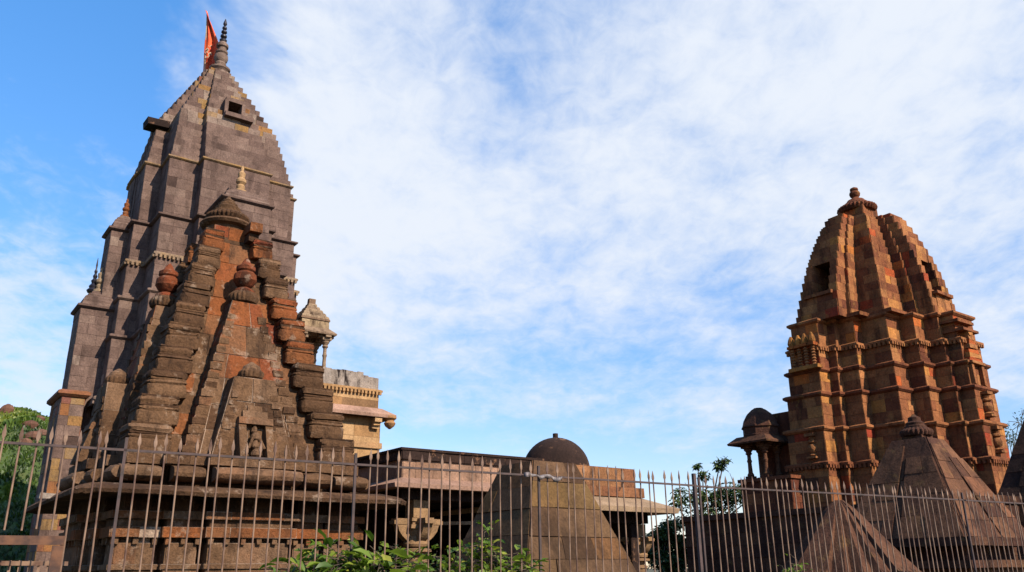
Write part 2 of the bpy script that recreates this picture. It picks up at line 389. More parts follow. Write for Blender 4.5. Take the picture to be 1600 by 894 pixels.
# ------------------------------------------------------------------ finials
def amalaka(m, c, rad, h, r=.3, fl=26):
    m.lathe(c, [(rad * .62, 0), (rad * .9, h * .12, 1), (rad, h * .45, 1), (rad * .97, h * .7, 1), (rad * .72, h * 1.0, 1), (rad * .5, h * 1.02)], fl * 4, r, fl, .08)
def pot(m, c, rad, h, r=.3, n=18):
    m.lathe(c, [(rad * .55, 0), (rad * .6, h * .08), (rad * .95, h * .22), (rad, h * .38), (rad * .8, h * .55), (rad * .42, h * .62), (rad * .5, h * .68), (rad * .62, h * .74), (rad * .45, h * .82), (rad * .25, h * .88), (rad * .08, h)], n, r)
def stepped_dome(m, cx, cy, z0, hw, h, r=(0, .6), n=5, hy=None):
    hy = hy or hw
    for k in range(n):
        a, b = math.cos(k / n * 1.35), math.cos((k + .6) / n * 1.35); z = z0 + h * k / n
        sq = lambda q, zz: [(cx - hw * q, cy - hy * q, zz), (cx + hw * q, cy - hy * q, zz), (cx + hw * q, cy + hy * q, zz), (cx - hw * q, cy + hy * q, zz)]
        m.rings([sq(a, z), sq(a, z + h / n * .55), sq(b * .97, z + h / n)], rng.uniform(*r))

def cornice(m, poly, z, h, e, r, dent=False):
    m.rings([[(x, y, z) for x, y in grow(poly, e * .35)], [(x, y, z + h * .35) for x, y in grow(poly, e)],
             [(x, y, z + h * .75) for x, y in grow(poly, e)], [(x, y, z + h) for x, y in grow(poly, e * .3)]], r)
    if dent:
        n = len(poly); pp = grow(poly, e * .8)
        for i in range(n):
            a, b = Vector(pp[i]), Vector(pp[(i + 1) % n]); L = (b - a).length
            nv = Vector(((b - a).y, -(b - a).x))
            if L < .15 or nv.y * cP + nv.x * sP > 0: continue
            d = (b - a) / L; k = max(1, int(L / .115))
            for q in range(k):
                c = a + d * (L * (q + .5) / k)
                m.box(c.x - .034, c.x + .034, c.y - .034, c.y + .034, z - .05, z + h * .3, (r if not isinstance(r, tuple) else rng.uniform(*r)), .006)

# ------------------------------------------------------------------ the tall grey tower
OM = (-10.87, 27.0)
T = empty("temple_tower", (*OM, 0), PSI)
tag(T, "tall grey stone temple tower with orange flag, tallest building in view", "temple tower")
def plan_main(s, cx, dx=0.0, grow_f=0.0, win=None, lwin=None):
    q = s[2] if len(s) > 2 else 1.0                 # how far the corner ribs stand forward
    a0, a1, a2, D0, D1, D2 = 1.09 * s[0], 2.02 * s[0], 2.52 * s[0], 3.03 * s[1] + grow_f * 1.2, 2.55 * s[1] + grow_f, 1.62 * s[1] * q + grow_f * .6
    e0, e1, b0, b1 = a2 + .05 * s[0], a2 + .025 * s[0], .36 * D2, .62 * D2
    Db = .80 * s[1] * q; b0, b1 = min(b0, Db * .5), min(b1, Db * .8)
    fr = [(-a2, -D2), (-a1, -D2), (-a1, -D1), (-a0, -D1), (-a0, -D0)]
    if win: fr += [(win[0], -D0), (win[0], -D0 + win[2]), (win[1], -D0 + win[2]), (win[1], -D0)]
    fr += [(a0, -D0), (a0, -D1), (a1, -D1), (a1, -D2), (a2, -D2)]
    rt = [(a2, -b1), (e1, -b1), (e1, -b0), (e0, -b0), (e0, b0), (e1, b0), (e1, b1), (a2, b1)]
    bk = [(a2, Db), (a1, Db), (a1, Db + .8 * s[1]), (-a1, Db + .8 * s[1]), (-a1, Db), (-a2, Db)]
    lf = [(-a2, b1), (-e1, b1), (-e1, b0), (-e0, b0), (-e0, -b0), (-e1, -b0), (-e1, -b1), (-a2, -b1)]
    return [(x + cx, y) for x, y in fr + rt + bk + lf]
body = MB()
GREY = pick((.16, .5), (.1, .0, .7))
# walls in tiers, each tier a little wider than the one above it
tiers = [(0, 6.25, (1.20, 1.16), .75), (6.25, 8.2, (1.14, 1.12), .62), (8.2, 9.45, (1.11, 1.09), .5), (9.45, 10.65, (1.08, 1.07), .42), (10.65, 12.0, (1.06, 1.05), .26), (12.0, 14.2, (1.0, 1.0), .0)]
for z0, z1, s, gf in tiers:
    body.courses(plan_main(s, .12, 0, gf), z0, z1 - .0, .30, .62, .010, GREY)
# curved upper part, course by course
zz = 14.2; k = 0
def prof(z):
    t = (z - 14.2) / 5.1
    q = 1 - .5 * min(1, t / .4)
    if z < 16.6: w = (z - 14.2) / 2.4; return (1 - .19 * w, 1 - .37 * w, q)          # battered sides up to a shoulder ...
    w = (z - 16.6) / 2.7; return (.79 - .62 * w, .62 - .50 * w, q)                    # ... then a steep stepped roof
while zz < 19.25:
    h = .30 if zz < 16.2 else .26
    z1 = min(19.3, zz + h); s = prof((zz + z1) / 2); cx = .13 - .22 * ((zz - 14.2) / 5) ** 2
    win = (-.14, .38, .9) if 16.68 < (zz + z1) / 2 < 17.25 else None
    rr = GREY if zz < 15.9 else (pick((.6, .76), (.3, .76, .84), (.2, .4, .6)) if zz < 16.6 else pick((.15, .74), (.16, .76, .87), (.06, .90, .97)))
    body.courses(plan_main(s, cx, win=win), zz, z1 - .001, .3, .5 if zz > 15.9 else .62, .02 if zz > 15.9 else .010, rr, core=.2 if not win else .99)  # window courses get a near-black core, painting the opening's shade
    zz = z1; k += 1
body.build("spire", M_GREY, T)
cb = MB()
for z, s, gf, h, e, r, dn in ((14.2, (1.0, 1.0), 0, .11, .07, .78, False), (12.0, (1.06, 1.05), .26, .12, .10, .12, False), (10.62, (1.08, 1.07), .42, .14, .08, .76, True),
                              (9.42, (1.11, 1.09), .5, .13, .08, .5, False), (8.18, (1.14, 1.12), .62, .13, .09, .35, False), (6.22, (1.2, 1.16), .75, .2, .14, .62, True)):
    cornice(cb, plan_main(s, .12, 0, gf), z, h, e, r, dn)
cb.build("cornice", M_GREY, T)
# window ledges
wl = MB(); wl.box(-.24, .74, -2.2, -1.6, 16.50, 16.66, .3, .01); wl.box(-.24, -.12, -1.98, -1.4, 16.66, 17.22, .3, .01); wl.box(.36, .48, -1.98, -1.4, 16.66, 17.22, .5, .01)
wl.box(-.2, .5, -1.92, -1.3, 17.22, 17.36, .4, .01)
wl.build("window_frame", M_GREY, T)
wl = MB(); wl.box(-2.42, -1.7, -.85, -.2, 16.10, 16.36, .02, .03); wl.build("side_ledge", M_BLACK, T)
# attached spirelets: front and left faces, two tiers each
def spirelet(name, cx, cy, hx, hy, zt, zb, k=.8, fm=None):
    m = MB()
    m.courses([(cx - hx, cy - hy), (cx + hx, cy - hy), (cx + hx, cy + hy), (cx - hx, cy + hy)], zb, zt, .3, .55, .010, GREY)
    o = m.build(name, M_GREY, T)
    c = MB(); p = [(cx - hx, cy - hy), (cx + hx, cy - hy), (cx + hx, cy + hy), (cx - hx, cy + hy)]
    cornice(c, p, zt - .05, .13, .10, .12); stepped_dome(c, cx, cy, zt + .08, hx * .95, .55, (.15, .6), 5, hy * .95)
    c.build("cap", M_GREY, o)
    f = MB()
    f.lathe((cx, cy, zt + .60), [(.20 * k, 0), (.26 * k, .06 * k), (.26 * k, .15 * k), (.15 * k, .21 * k), (.17 * k, .35 * k), (.13 * k, .42 * k), (.2 * k, .52 * k), (.2 * k, .62 * k), (.12 * k, .72 * k), (.14 * k, .82 * k), (.15 * k, .92 * k), (.06 * k, 1.02 * k), (.07 * k, 1.15 * k), (.01, 1.27 * k)], 16, .78)
    f.build("finial", fm or M_BEIGE, o)
    return o
spirelet("spirelet", .05, -3.75, .72, .9, 12.35, 0)
spirelet("spirelet", .12, -4.3, 1.0, .9, 10.0, 0)
spirelet("spirelet", -2.66, -.84, .40, .46, 11.9, 0, .55, M_BROWN)
spirelet("spirelet", -3.10, -1.0, .50, .52, 9.2, 0, .7, M_KIOSK)
for dx_, dy_ in ((-3.25, -.85), (-3.05, -.65)):
    f = MB(); f.lathe((dx_, dy_, 9.85), [(.16, 0), (.19, .06), (.12, .14), (.14, .2), (.07, .3), (.10, .38), (.045, .46), (.07, .54), (.03, .62), (.05, .7), (.02, .78), (.028, .9), (.008, 1.15)], 12, .3)
    f.build("finial", M_DARK, T)
lo = MB(); lo.courses([(-3.78, -2.05), (-3.2, -2.05), (-3.2, -.3), (-3.78, -.3)], 0, 6.45, .3, .4, .02, pick((.2, .5), (.4, .78, .96))); cornice(lo, [(-3.78, -2.05), (-3.2, -2.05), (-3.2, -.3), (-3.78, -.3)], 6.36, .2, .13, .9)
lo.build("corner_buttress", M_GREY, T)
fn = MB(); fx, fy = -.04, 0
fn.lathe((fx, fy, 19.25), [(.46, -.2), (.42, .06), (.26, .10), (.28, .16), (.37, .24), (.38, .30), (.25, .38), (.19, .44), (.21, .52), (.17, .58), (.23, .66), (.255, .76), (.24, .88), (.18, .94), (.22, .99), (.22, 1.06), (.15, 1.12), (.16, 1.2), (.22, 1.25), (.215, 1.36), (.14, 1.46), (.07, 1.5)], 28, pick((.4, .8)) and .62)
fn.build("finial", M_GREY, T)
ft = MB(); ft.lathe((fx, fy, 20.75), [(.12, 0), (.14, .08), (.05, .14), (.12, .22), (.12, .28), (.045, .34), (.11, .42), (.1, .48), (.04, .52), (.09, .6), (.08, .66), (.03, .7), (.075, .8), (.06, .88), (.01, 1.04)], 14, .3)
ft.build("spike", M_DARK, T)

# flag
F = empty("flag", at(319, 124, 27.4)); F.scale = (1.0, 1.0, 1.26); F.rotation_euler = (0, R(-5), 0); tag(F, "orange pennant hanging in folds from a pole atop the tall grey tower", "flag")
k = .0243
pl = MB(); pl.tube([(0, 0, -.5), (.05, 0, 2.45)], [.022, .016], .3, 8); pl.build("pole", M_CREAM, F)
outl = [(0, .03, .0), (.02, .6, .1), (.05, 1.2, .28), (.08, 1.75, .33), (.11, 2.1, .42), (.14, 2.42, .30)]
cl = MB(); nU, nV = 22, 16; pts = []
for j in range(nV):
    v = j / (nV - 1); z = 2.45 - 2.45 * v
    xl = .05 - .12 * v; xr = .03 + (.50 * min(1, v / .46) if v < .46 else .50 - .22 * (v - .46) / .54)
    for i in range(nU):
        u = i / (nU - 1)
        pts.append((xl + (xr - xl) * u, .09 * math.sin(u * 11 + v * 2.5) * (u + .15) + .03 * math.sin(v * 9 + u * 3), z - .16 * u * v))
f = [(j * nU + i, j * nU + i + 1, (j + 1) * nU + i + 1, (j + 1) * nU + i) for j in range(nV - 1) for i in range(nU - 1)]
cl.add(pts, f, .3); co = cl.build("cloth", M_FLAG, F, sharp=180)
sol = co.modifiers.new("thick", 'SOLIDIFY'); sol.thickness = .012
em = MB()
sq = [(.08, .95), (.15, 1.02), (.2, .95), (.12, .88), (.2, .82), (.22, .72), (.13, .68), (.07, .74)]
em.tube([(x, -.14, z) for x, z in sq], [.014] * 8, .3, 5); em.tube([(.2, -.14, .8), (.27, -.14, .86), (.3, -.14, .76)], [.012] * 3, .3, 5); em.tube([(.18, -.14, 1.1), (.24, -.14, 1.06), (.3, -.14, 1.11)], [.012] * 3, .3, 5)
em.build("emblem", M_CREAM, F)

# ------------------------------------------------------------------ beige hall of the tall tower and the kiosk on it
HB = (-3.85, 24.0)
H = empty("hall", (*HB, 0), PSI); tag(H, "beige sandstone hall with white weathered parapet behind the brown pyramid shrine", "hall")
m = MB(); m.courses([(-5.2, 0), (0, 0), (0, 5), (-5.2, 5)], 0, 5.95, .34, .6, .012, (.1, .9)); m.courses([(-5.25, -.05), (.05, -.05), (.05, 5.05), (-5.25, 5.05)], 4.9, 5.06, .16, .9, .02, (.5, .9)); m.build("wall", M_BEIGE, H)
m = MB(); m.courses([(-5.1, .06), (-.06, .06), (-.06, 5), (-5.1, 5)], 6.05, 6.55, .28, .7, .01, (.1, .8)); cornice(m, [(-5.1, .06), (-.06, .06), (-.06, 5), (-5.1, 5)], 6.5, .12, .09, .4, True); m.build("frieze", M_BEIGE, H)
m = MB()
ring = lambda e, z: [(x, y, z) for x, y in grow([(-5.2, 0), (0, 0), (0, 5), (-5.2, 5)], e)]
m.rings([ring(.02, 5.86), ring(.32, 5.76), ring(.34, 5.85), ring(.02, 6.06)], .5); m.build("eave", M_PINK, H)
for x in (-4.6, -3.2, -1.75, -.2):
    m = MB()
    for z, d in ((5.58, .12), (5.66, .2), (5.74, .28)): m.box(x - .11, x + .11, -d, .02, z - .12, z, rng.uniform(.2, .8), .008)
    m.build("bracket", M_BEIGE, H)
m = MB(); m.lathe((.20, -.20, 5.46), [(.03, 0), (.13, .08), (.17, .16), (.12, .24), (.19, .3), (.19, .36), (.06, .42)], 12, .9)
m.build("corner_knob", M_BEIGE, H)
m = MB(); n = 30
for i in range(n):
    x0, x1 = -5.05 + 4.98 * i / n, -5.05 + 4.98 * (i + 1) / n; h = 7.08 + .02 * math.sin(i * 1.7) + rng.uniform(-.012, .012) - (.10 if i >= n - 3 else 0)
    m.box(x0 - .004, x1 + .004, .08 + rng.uniform(0, .006), .6, 6.62, h, rng.uniform(.2, .8), .004)
m.box(-.6, -.085, .6, 4.9, 6.62, 7.05, .5); m.build("parapet", M_WEATHER, H)

def kiosk_parts(parent, hw, hy, zf, ze, zt, mat, rr, dome=False, inset=.86):
    """small columned kiosk in the parent's frame, centred on its origin"""
    for sx_ in (-1, 1):
        for sy_ in (-1, 1):
            c = MB(); x, y = sx_ * hw * inset, sy_ * hy * inset; H_ = ze - zf
            c.box(x - .11, x + .11, y - .11, y + .11, zf, zf + .1, .3)
            c.lathe((x, y, zf), [(.09, .1), (.1, .14), (.065, .2), (.055, H_ * .45), (.075, H_ * .5), (.055, H_ * .55), (.055, H_ * .66), (.1, H_ * .7), (.075, H_ * .74), (.13, H_ * .80), (.13, H_ * .84)], 12, .4)
            c.box(x - .15, x + .15, y - .15, y + .15, zf + H_ * .84, zf + H_ * .9, .5, .005)
            c.box(x - .24, x + .24, y - .09, y + .09, zf + H_ * .9, ze, .5, .005); c.box(x - .09, x + .09, y - .24, y + .24, zf + H_ * .9, ze - .003, .5, .005)
            c.build("column", mat, parent)
    e = MB(); rg = lambda q, z: [(-hw * q, -hy * q, z), (hw * q, -hy * q, z), (hw * q, hy * q, z), (-hw * q, hy * q, z)]
    e.rings([rg(.9, ze), rg(1.02, ze + .02), rg(1.42, ze - .07), rg(1.45, ze - .02), rg(1.02, ze + .16)], .35); e.build("eave", mat, parent)
    t = MB(); h = zt - ze - .16
    if dome:
        n = 8; pr = [(1.0, 0), (1.02, .06), (.96, .09), (.96, .3), (1.04, .33), (1.02, .38), (.97, .42), (.88, .6), (.7, .78), (.42, .93), (.3, .97), (.24, 1.0)]
        t.rings([[(hw * 1.06 * q * math.cos(a) * 1.04, hy * 1.06 * q * math.sin(a) * 1.04, ze + .14 + h * w) for a in [2 * math.pi * (i + .5) / n for i in range(n)]] for q, w in pr], rr[0])
    else:
        t.box(-hw, hw, -hy, hy, ze + .12, ze + .12 + h * .3, rr[1], .01); t.box(-hw * 1.05, hw * 1.05, -hy * 1.05, hy * 1.05, ze + .12 + h * .3, ze + .12 + h * .38, rr[0], .01)
        for k in range(5):
            q0 = 1.0 - .17 * k; z = ze + .12 + h * (.38 + .115 * k)
            t.rings([rg(q0, z), rg(q0 * .97, z + h * .07), rg(q0 * .86, z + h * .115)], rng.uniform(*rr))
        t.box(-hw * .22, hw * .22, -hy * .22, hy * .22, ze + .12 + h * .95, zt + .1, rr[0], .02)
    t.build("roof", mat, parent)
K0 = at(480, 566, 25.6)
K = empty("kiosk", (K0.x, K0.y, 7.0), PSI); tag(K, "small columned stone kiosk with pyramid roof on top of the beige hall", "kiosk")
kiosk_parts(K, .46, .46, .35, 1.75, 2.85, M_KIOSK, (.1, .9))
b = MB(); b.box(-.62, .62, -.62, .62, -.45, .35, .4, .01); b.build("plinth", M_KIOSK, K)

# ------------------------------------------------------------------ the brown pyramid shrine in front
OS = (-5.9, 16.08)
S = empty("shrine", (*OS, 0), PSI); tag(S, "squat brown pyramid shrine with ribbed corners, nearest building behind the left fence", "shrine")
ZB, ZT = 3.45, 8.30
def hh(z): return 2.0 - (2.0 - .52) * (z - ZB) / (ZT - ZB)
SHX = lambda z: .16 * (1 - (z - ZB) / (ZT - ZB))
core = MB(); bz = [ZB, ZT]
q0, q1 = 1.80, .40
for side in range(4):
    pass
def sq(h, cx=0.0): return [(cx - h, -h), (cx + h, -h), (cx + h, h), (cx - h, h)]
ZC = [3.45, 4.6, 5.8, 7.0, 8.3]
for a, b_ in zip(ZC[:-1], ZC[1:]):
    core.courses(sq(hh(a) - .2, SHX(a)), a, b_, .5, .6, .03, pick((.1, .5), (.45, .62, .95)), poly1=sq(hh(b_) - .2, SHX(b_)), core=2.0)
core.build("roof_body", M_BROWN, S)
def cushion(m, cx, cy, z, h, w, r, p=.55, tilt=0.0):
    rs = []
    for fz, q in (((0, .95), (.05, .99), (.35, 1.02), (.70, 1.0), (.76, .95), (.81, .945), (.85, .985), (.95, .975), (1, .90)) if h > .2 else ((0, .94), (.15, .99), (.5, 1.01), (.85, .99), (1, .92))):
        ring_ = []
        for i in range(20):
            t = 2 * math.pi * (i + .5) / 20; c, s = math.cos(t), math.sin(t)
            x = math.copysign(abs(c) ** p, c) * w * q; y = math.copysign(abs(s) ** p, s) * w * q
            ring_.append((cx + x + rng.uniform(-.016, .016), cy + y + rng.uniform(-.016, .016), z + h * fz + tilt * x + rng.uniform(-.008, .008)))
        rs.append(ring_)
    m.rings(rs, r)
for sx_, sy_ in ((-1, -1), (1, -1), (-1, 1), (1, 1)):
    m = MB(); z = ZB; k = 0
    while z < ZT - .45:
        w = .36 - .17 * (z - ZB) / (ZT - ZB); hc = .31 - .06 * (z - ZB) / (ZT - ZB); hs = .12 - .03 * (z - ZB) / (ZT - ZB)
        h = hh(z + .2) - w * .80; cx, cy = SHX(z) + sx_ * h + rng.uniform(-.006, .006), sy_ * h + rng.uniform(-.006, .006)
        red = (sx_ > 0 and 5.0 < z < 6.7) or (z > 7.5)
        rr = (.66, .97) if red else (.06, .5)
        cushion(m, cx, cy, z, hc, w, rng.uniform(*rr), .24, rng.uniform(-.025, .025)); z += hc + .004
        m.box(cx - w * .90, cx + w * .90, cy - w * .90, cy + w * .90, z, z + .035, rng.uniform(0, .3), .006); z += .036
        w2 = w * rng.uniform(.93, .99); cushion(m, cx, cy, z, hs, w2, rng.uniform(*rr), .2, rng.uniform(-.03, .03)); z += hs
        m.box(cx - w * .88, cx + w * .88, cy - w * .88, cy + w * .88, z, z + .03, rng.uniform(0, .2), .006); z += .031
    m.build("corner_rib", M_BROWN, S)
def face_pt(side, u, z, off):                      # a point on a sloping roof face: u along it, off outwards
    h = hh(z) - .2 + off
    p = {0: (u, -h), 1: (-h, -u), 2: (-u, h), 3: (h, u)}[side]
    return Vector((p[0] + SHX(z), p[1], z))
def slab_on_face(m, side, z0, z1, w0, w1, off, rh, bw, rr, base=0.0, j=.02, rf=None):
    P = lambda u, z, o: face_pt(side, u, z, o); o0, o1 = off
    a, b, c, d = P(-w0, z0, o0), P(w0, z0, o0), P(w1, z1, o1), P(-w1, z1, o1)
    e, f, g_, h = P(-w0, z0, base - .1), P(w0, z0, base - .1), P(w1, z1, base - .1), P(-w1, z1, base - .1)
    m.add([a, b, c, d, e, f, g_, h], [(0, 1, 2, 3), (1, 5, 6, 2), (4, 0, 3, 7), (3, 2, 6, 7), (0, 4, 5, 1)], 2.0)
    m.wall(a, b, c, d, rh, bw, j, rr, .014, rf)
    m.wall(e, a, d, h, rh, bw, j * .5, rr); m.wall(b, f, g_, c, rh, bw, j * .5, rr)
def notched(m, side, z0, z1, u0, u1, w, offs, dz=.17):
    z = z0
    while z < z1 - dz:
        t = (z - z0) / (z1 - z0); u = u0 + (u1 - u0) * t; k = 1 - .45 * t
        hgt = dz * rng.uniform(.62, .8); off = offs[0] + (offs[1] - offs[0]) * t
        a = face_pt(side, u - w * k, z, off + rng.uniform(.012, .03)); b = face_pt(side, u + w * k, z + hgt, off - .12)
        m.box(min(a.x, b.x), max(a.x, b.x), min(a.y, b.y), max(a.y, b.y), z, z + hgt, rng.uniform(.05, .6), .012); z += dz
for side in range(4):
    A = MB(); mixr = lambda u, v: (rng.uniform(.62, .96) if (v > .40 and rng.random() < .75) or rng.random() < .16 else rng.uniform(.08, .52))
    slab_on_face(A, side, ZB, 6.45, 1.12, .26, (.18, .46), .56, .55, (0, 1), rf=mixr)
    for q in (-1, 1): notched(A, side, ZB + .05, 6.3, q * 1.0, q * .22, .13, (.18, .45))
    ao = A.build("face_band", M_BROWN, S)
    c = MB(); p = face_pt(side, 0, 6.45, .26); amalaka(c, (p.x, p.y, 6.46), .29, .24, .2, 20); c.lathe((p.x, p.y, 6.70), [(.2, -.02), (.2, .03), (.1, .1), (.16, .14), (.22, .24), (.21, .36), (.15, .42), (.18, .45), (.18, .52), (.1, .58), (.06, .66), (.01, .72)], 18, .86)
    c.build("crown", M_BROWN, ao)
    Bm = MB(); slab_on_face(Bm, side, ZB, 4.86, .70, .36, (.38, .70), .45, .6, (.1, .5), .15)
    for q in (-1, 1): notched(Bm, side, ZB + .05, 4.72, q * .56, q * .30, .10, (.38, .68), .14)
    bo = Bm.build("face_band", M_BROWN, S)
    c = MB(); p = face_pt(side, 0, 4.86, .47); amalaka(c, (p.x, p.y, 4.88), .23, .18, .25, 16); c.lathe((p.x, p.y, 5.06), [(.17, -.02), (.15, .05), (.08, .1), (.02, .14)], 14, .5); c.build("crown", M_BROWN, bo)
    C = MB(); P = lambda u, z, o: face_pt(side, u, z, o)
    for u0, u1, z0, z1, o in ((-.30, -.17, ZB, 4.02, .62), (.17, .30, ZB, 4.02, .62), (-.30, .30, 4.02, 4.14, .65), (-.22, .22, 4.14, 4.26, .62), (-.13, .13, 4.26, 4.36, .62)):
        C.add([P(u0, z0, o), P(u1, z0, o), P(u1, z1, o), P(u0, z1, o), P(u0, z0, .42), P(u1, z0, .42), P(u1, z1, .42), P(u0, z1, .42)], [(0, 1, 2, 3), (1, 5, 6, 2), (4, 0, 3, 7), (3, 2, 6, 7), (0, 4, 5, 1)], rng.uniform(.3, .6))
    for zc, w, o in ((3.52, .10, .58), (3.66, .07, .60), (3.80, .10, .60), (3.93, .055, .60)):    # worn relief figure in the niche
        p = P(rng.uniform(-.02, .02), zc, o - .05); C.lathe((p.x, p.y, p.z - .08), [(w * .5, 0), (w, .05), (w * .9, .11), (w * .4, .16)], 10, .45)
    for q in (-1, 1): C.bar(P(q * .05, 3.80, .60), P(q * .14, 3.60, .58), .05, None, .4, 6)
    C.build("niche", M_BROWN, S)
m = MB(); amalaka(m, (-.06, 0, 8.52), .45, .20, .12, 30)
m.lathe((-.06, 0, 8.24), [(.38, 0), (.40, .12), (.50, .15), (.54, .20), (.50, .25), (.38, .28)], 32, .3)
m.lathe((-.08, 0, 8.72), [(.30, -.03), (.31, .04), (.24, .07), (.26, .13), (.19, .17), (.20, .22), (.13, .26), (.14, .30), (.07, .34), (.02, .42)], 24, .4)
m.courses(sq(.40), 8.0, 8.28, .28, .4, .02, (.68, .9)); m.build("crown", M_BROWN, S)
m = MB(); m.box(.18, .44, -.78, -.35, 8.16, 8.36, .66, .01); m.box(.2, .42, -.66, -.3, 7.98, 8.15, 0, .01); m.build("waterspout", M_BROWN, S)
# mouldings, eave, wall
def stepsq(d, c=.0):                               # square with stepped projections: corner, flank, centre
    h, f, e = d, d + .18, d + .34
    b1, b0 = d * .72, d * .40
    q = [(-h, -h), (-b1, -h), (-b1, -f), (-b0, -f), (-b0, -e), (b0, -e), (b0, -f), (b1, -f), (b1, -h), (h, -h), (h, -b1), (f, -b1), (f, -b0), (e, -b0), (e, b0), (f, b0), (f, b1), (h, b1), (h, h), (b1, h), (-b1, h), (-h, h),
         (-h, b1), (-f, b1), (-f, b0), (-e, b0), (-e, -b0), (-f, -b0), (-f, -b1), (-h, -b1)]
    return [(x + c, y) for x, y in q]
CX = .20
m = MB(); m.courses(stepsq(2.02, CX), 3.28, 3.45, .17, .8, .02, (.1, .5)); m.prism(stepsq(1.8, CX), 2.9, 3.29, .1)
def roll(m, a, b, z, h, d, r, n=7):                # half-round moulding along a-b, bulging d outwards
    a, b = Vector((*a, 0)), Vector((*b, 0)); t = (b - a).normalized(); nv = Vector((t.y, -t.x, 0)); L = (b - a).length
    segs = max(2, int(L / .3)); rs = []
    for i in range(segs + 1):
        c = a + t * (L * i / segs); q = rng.uniform(.93, 1.04) * (.82 if i in (0, segs) else 1); o = []
        for j_ in range(n):
            th = math.pi * j_ / (n - 1)
            o.append(c + nv * (d * math.sin(th) * q + rng.uniform(-.008, .008)) + Vector((0, 0, z + h * .5 - h * .5 * math.cos(th) * q)))
        o.append(c - nv * .12 + Vector((0, 0, z + h))); o.append(c - nv * .12 + Vector((0, 0, z)))
        rs.append(o)
    m.rings(rs, r)
for ang in range(4):
    rot = Matrix.Rotation(ang * math.pi / 2, 2)
    for u0, u1, e in ((-2.12, -1.5, 2.1), (-1.36, -.86, 2.26), (-.74, .74, 2.42), (.86, 1.36, 2.26), (1.5, 2.12, 2.1)):
        p = [rot @ Vector((u, -e)) for u in (u0, u1)]
        roll(m, (p[0].x + CX, p[0].y), (p[1].x + CX, p[1].y), 3.0, .26, .17, rng.uniform(.2, .6))
m.build("cushion_moulding", M_BROWN, S)
m = MB()
def sq8(h, z, c=CX):
    k = h * .90; n = 5; out = []
    for (sx_, sy_) in ((-1, -1), (1, -1), (1, 1), (-1, 1)):
        pts_ = [(sx_ * k if i == 0 else sx_ * h, sy_ * h if i == 0 else sy_ * k) for i in range(2)]
        if sx_ * sy_ < 0: pts_ = pts_
        else: pts_ = pts_[::-1]
        out += pts_
    nn_ = []
    for i in range(8):
        a, b = Vector(out[i]), Vector(out[(i + 1) % 8])
        for q in range(6): nn_.append(a.lerp(b, q / 6))
    return [(p.x + c, p.y + rng.uniform(-.012, .012), z + rng.uniform(-.014, .014)) for p in nn_]
er = [sq8(2.0, 2.95), sq8(2.5, 2.92), sq8(2.72, 2.87), sq8(2.80, 2.80), sq8(2.78, 2.74), sq8(2.5, 2.77), sq8(2.0, 2.80)]; ec = [rng.uniform(.0, .3) for q in range(48)]
m.rings(er, [min(.55, max(0, ec[q % 48] + rng.uniform(-.12, .12))) for q in range(48 * 7)])
m.build("eave", M_BROWN, S)
m = MB(); m.box(-2.72, -2.2, -.30, .02, 2.83, 2.90, .5, .02); m.build("eave_fragment", M_WEATHER, S)
m = MB(); m.prism(sq(1.80, CX), 0, 2.82, .1)
for ang in range(4):
    rot = Matrix.Rotation(ang * math.pi / 2, 2)
    for u0, u1, e in ((-2.02, -1.45, 2.02), (-1.28, -.82, 2.14), (-.66, .66, 2.28), (.82, 1.28, 2.14), (1.45, 2.02, 2.02)):
        def pier(z0, z1, ex, rh, bw, rr):
            c4 = [rot @ Vector(q) for q in ((u0 - ex, -e - ex), (u1 + ex, -e - ex), (u1 + ex, -1.7), (u0 - ex, -1.7))]
            m.courses([(c.x + CX, c.y) for c in c4], z0, z1, rh, bw, .02, rr)
        pier(0, 1.10, .06, .3, .6, (.15, .6)); pier(1.10, 1.66, .03, .28, .6, (.3, .72)); pier(1.66, 1.74, .07, .08, 1, (.3, .6)); pier(1.74, 2.06, 0, .3, .5, (.4, .62)); pier(2.06, 2.14, -.05, .1, 1, (.0, .2))
        pier(2.14, 2.30, .10, .16, .9, (.6, .76)); pier(2.30, 2.42, .03, .12, 1, (.1, .4)); pier(2.42, 2.54, .12, .12, .8, (.3, .7)); pier(2.54, 2.8, -.08, .26, .6, (0, .2))
        k = max(2, int((u1 - u0) / .26))
        for q in range(k + 1):
            c = rot @ Vector((u0 + (u1 - u0) * q / k, -e - .03)); m.box(c.x + CX - .04, c.x + CX + .04, c.y - .04, c.y + .04, 2.04, 2.15, rng.uniform(.3, .7), .008)
m.build("wall", M_BROWN, S)

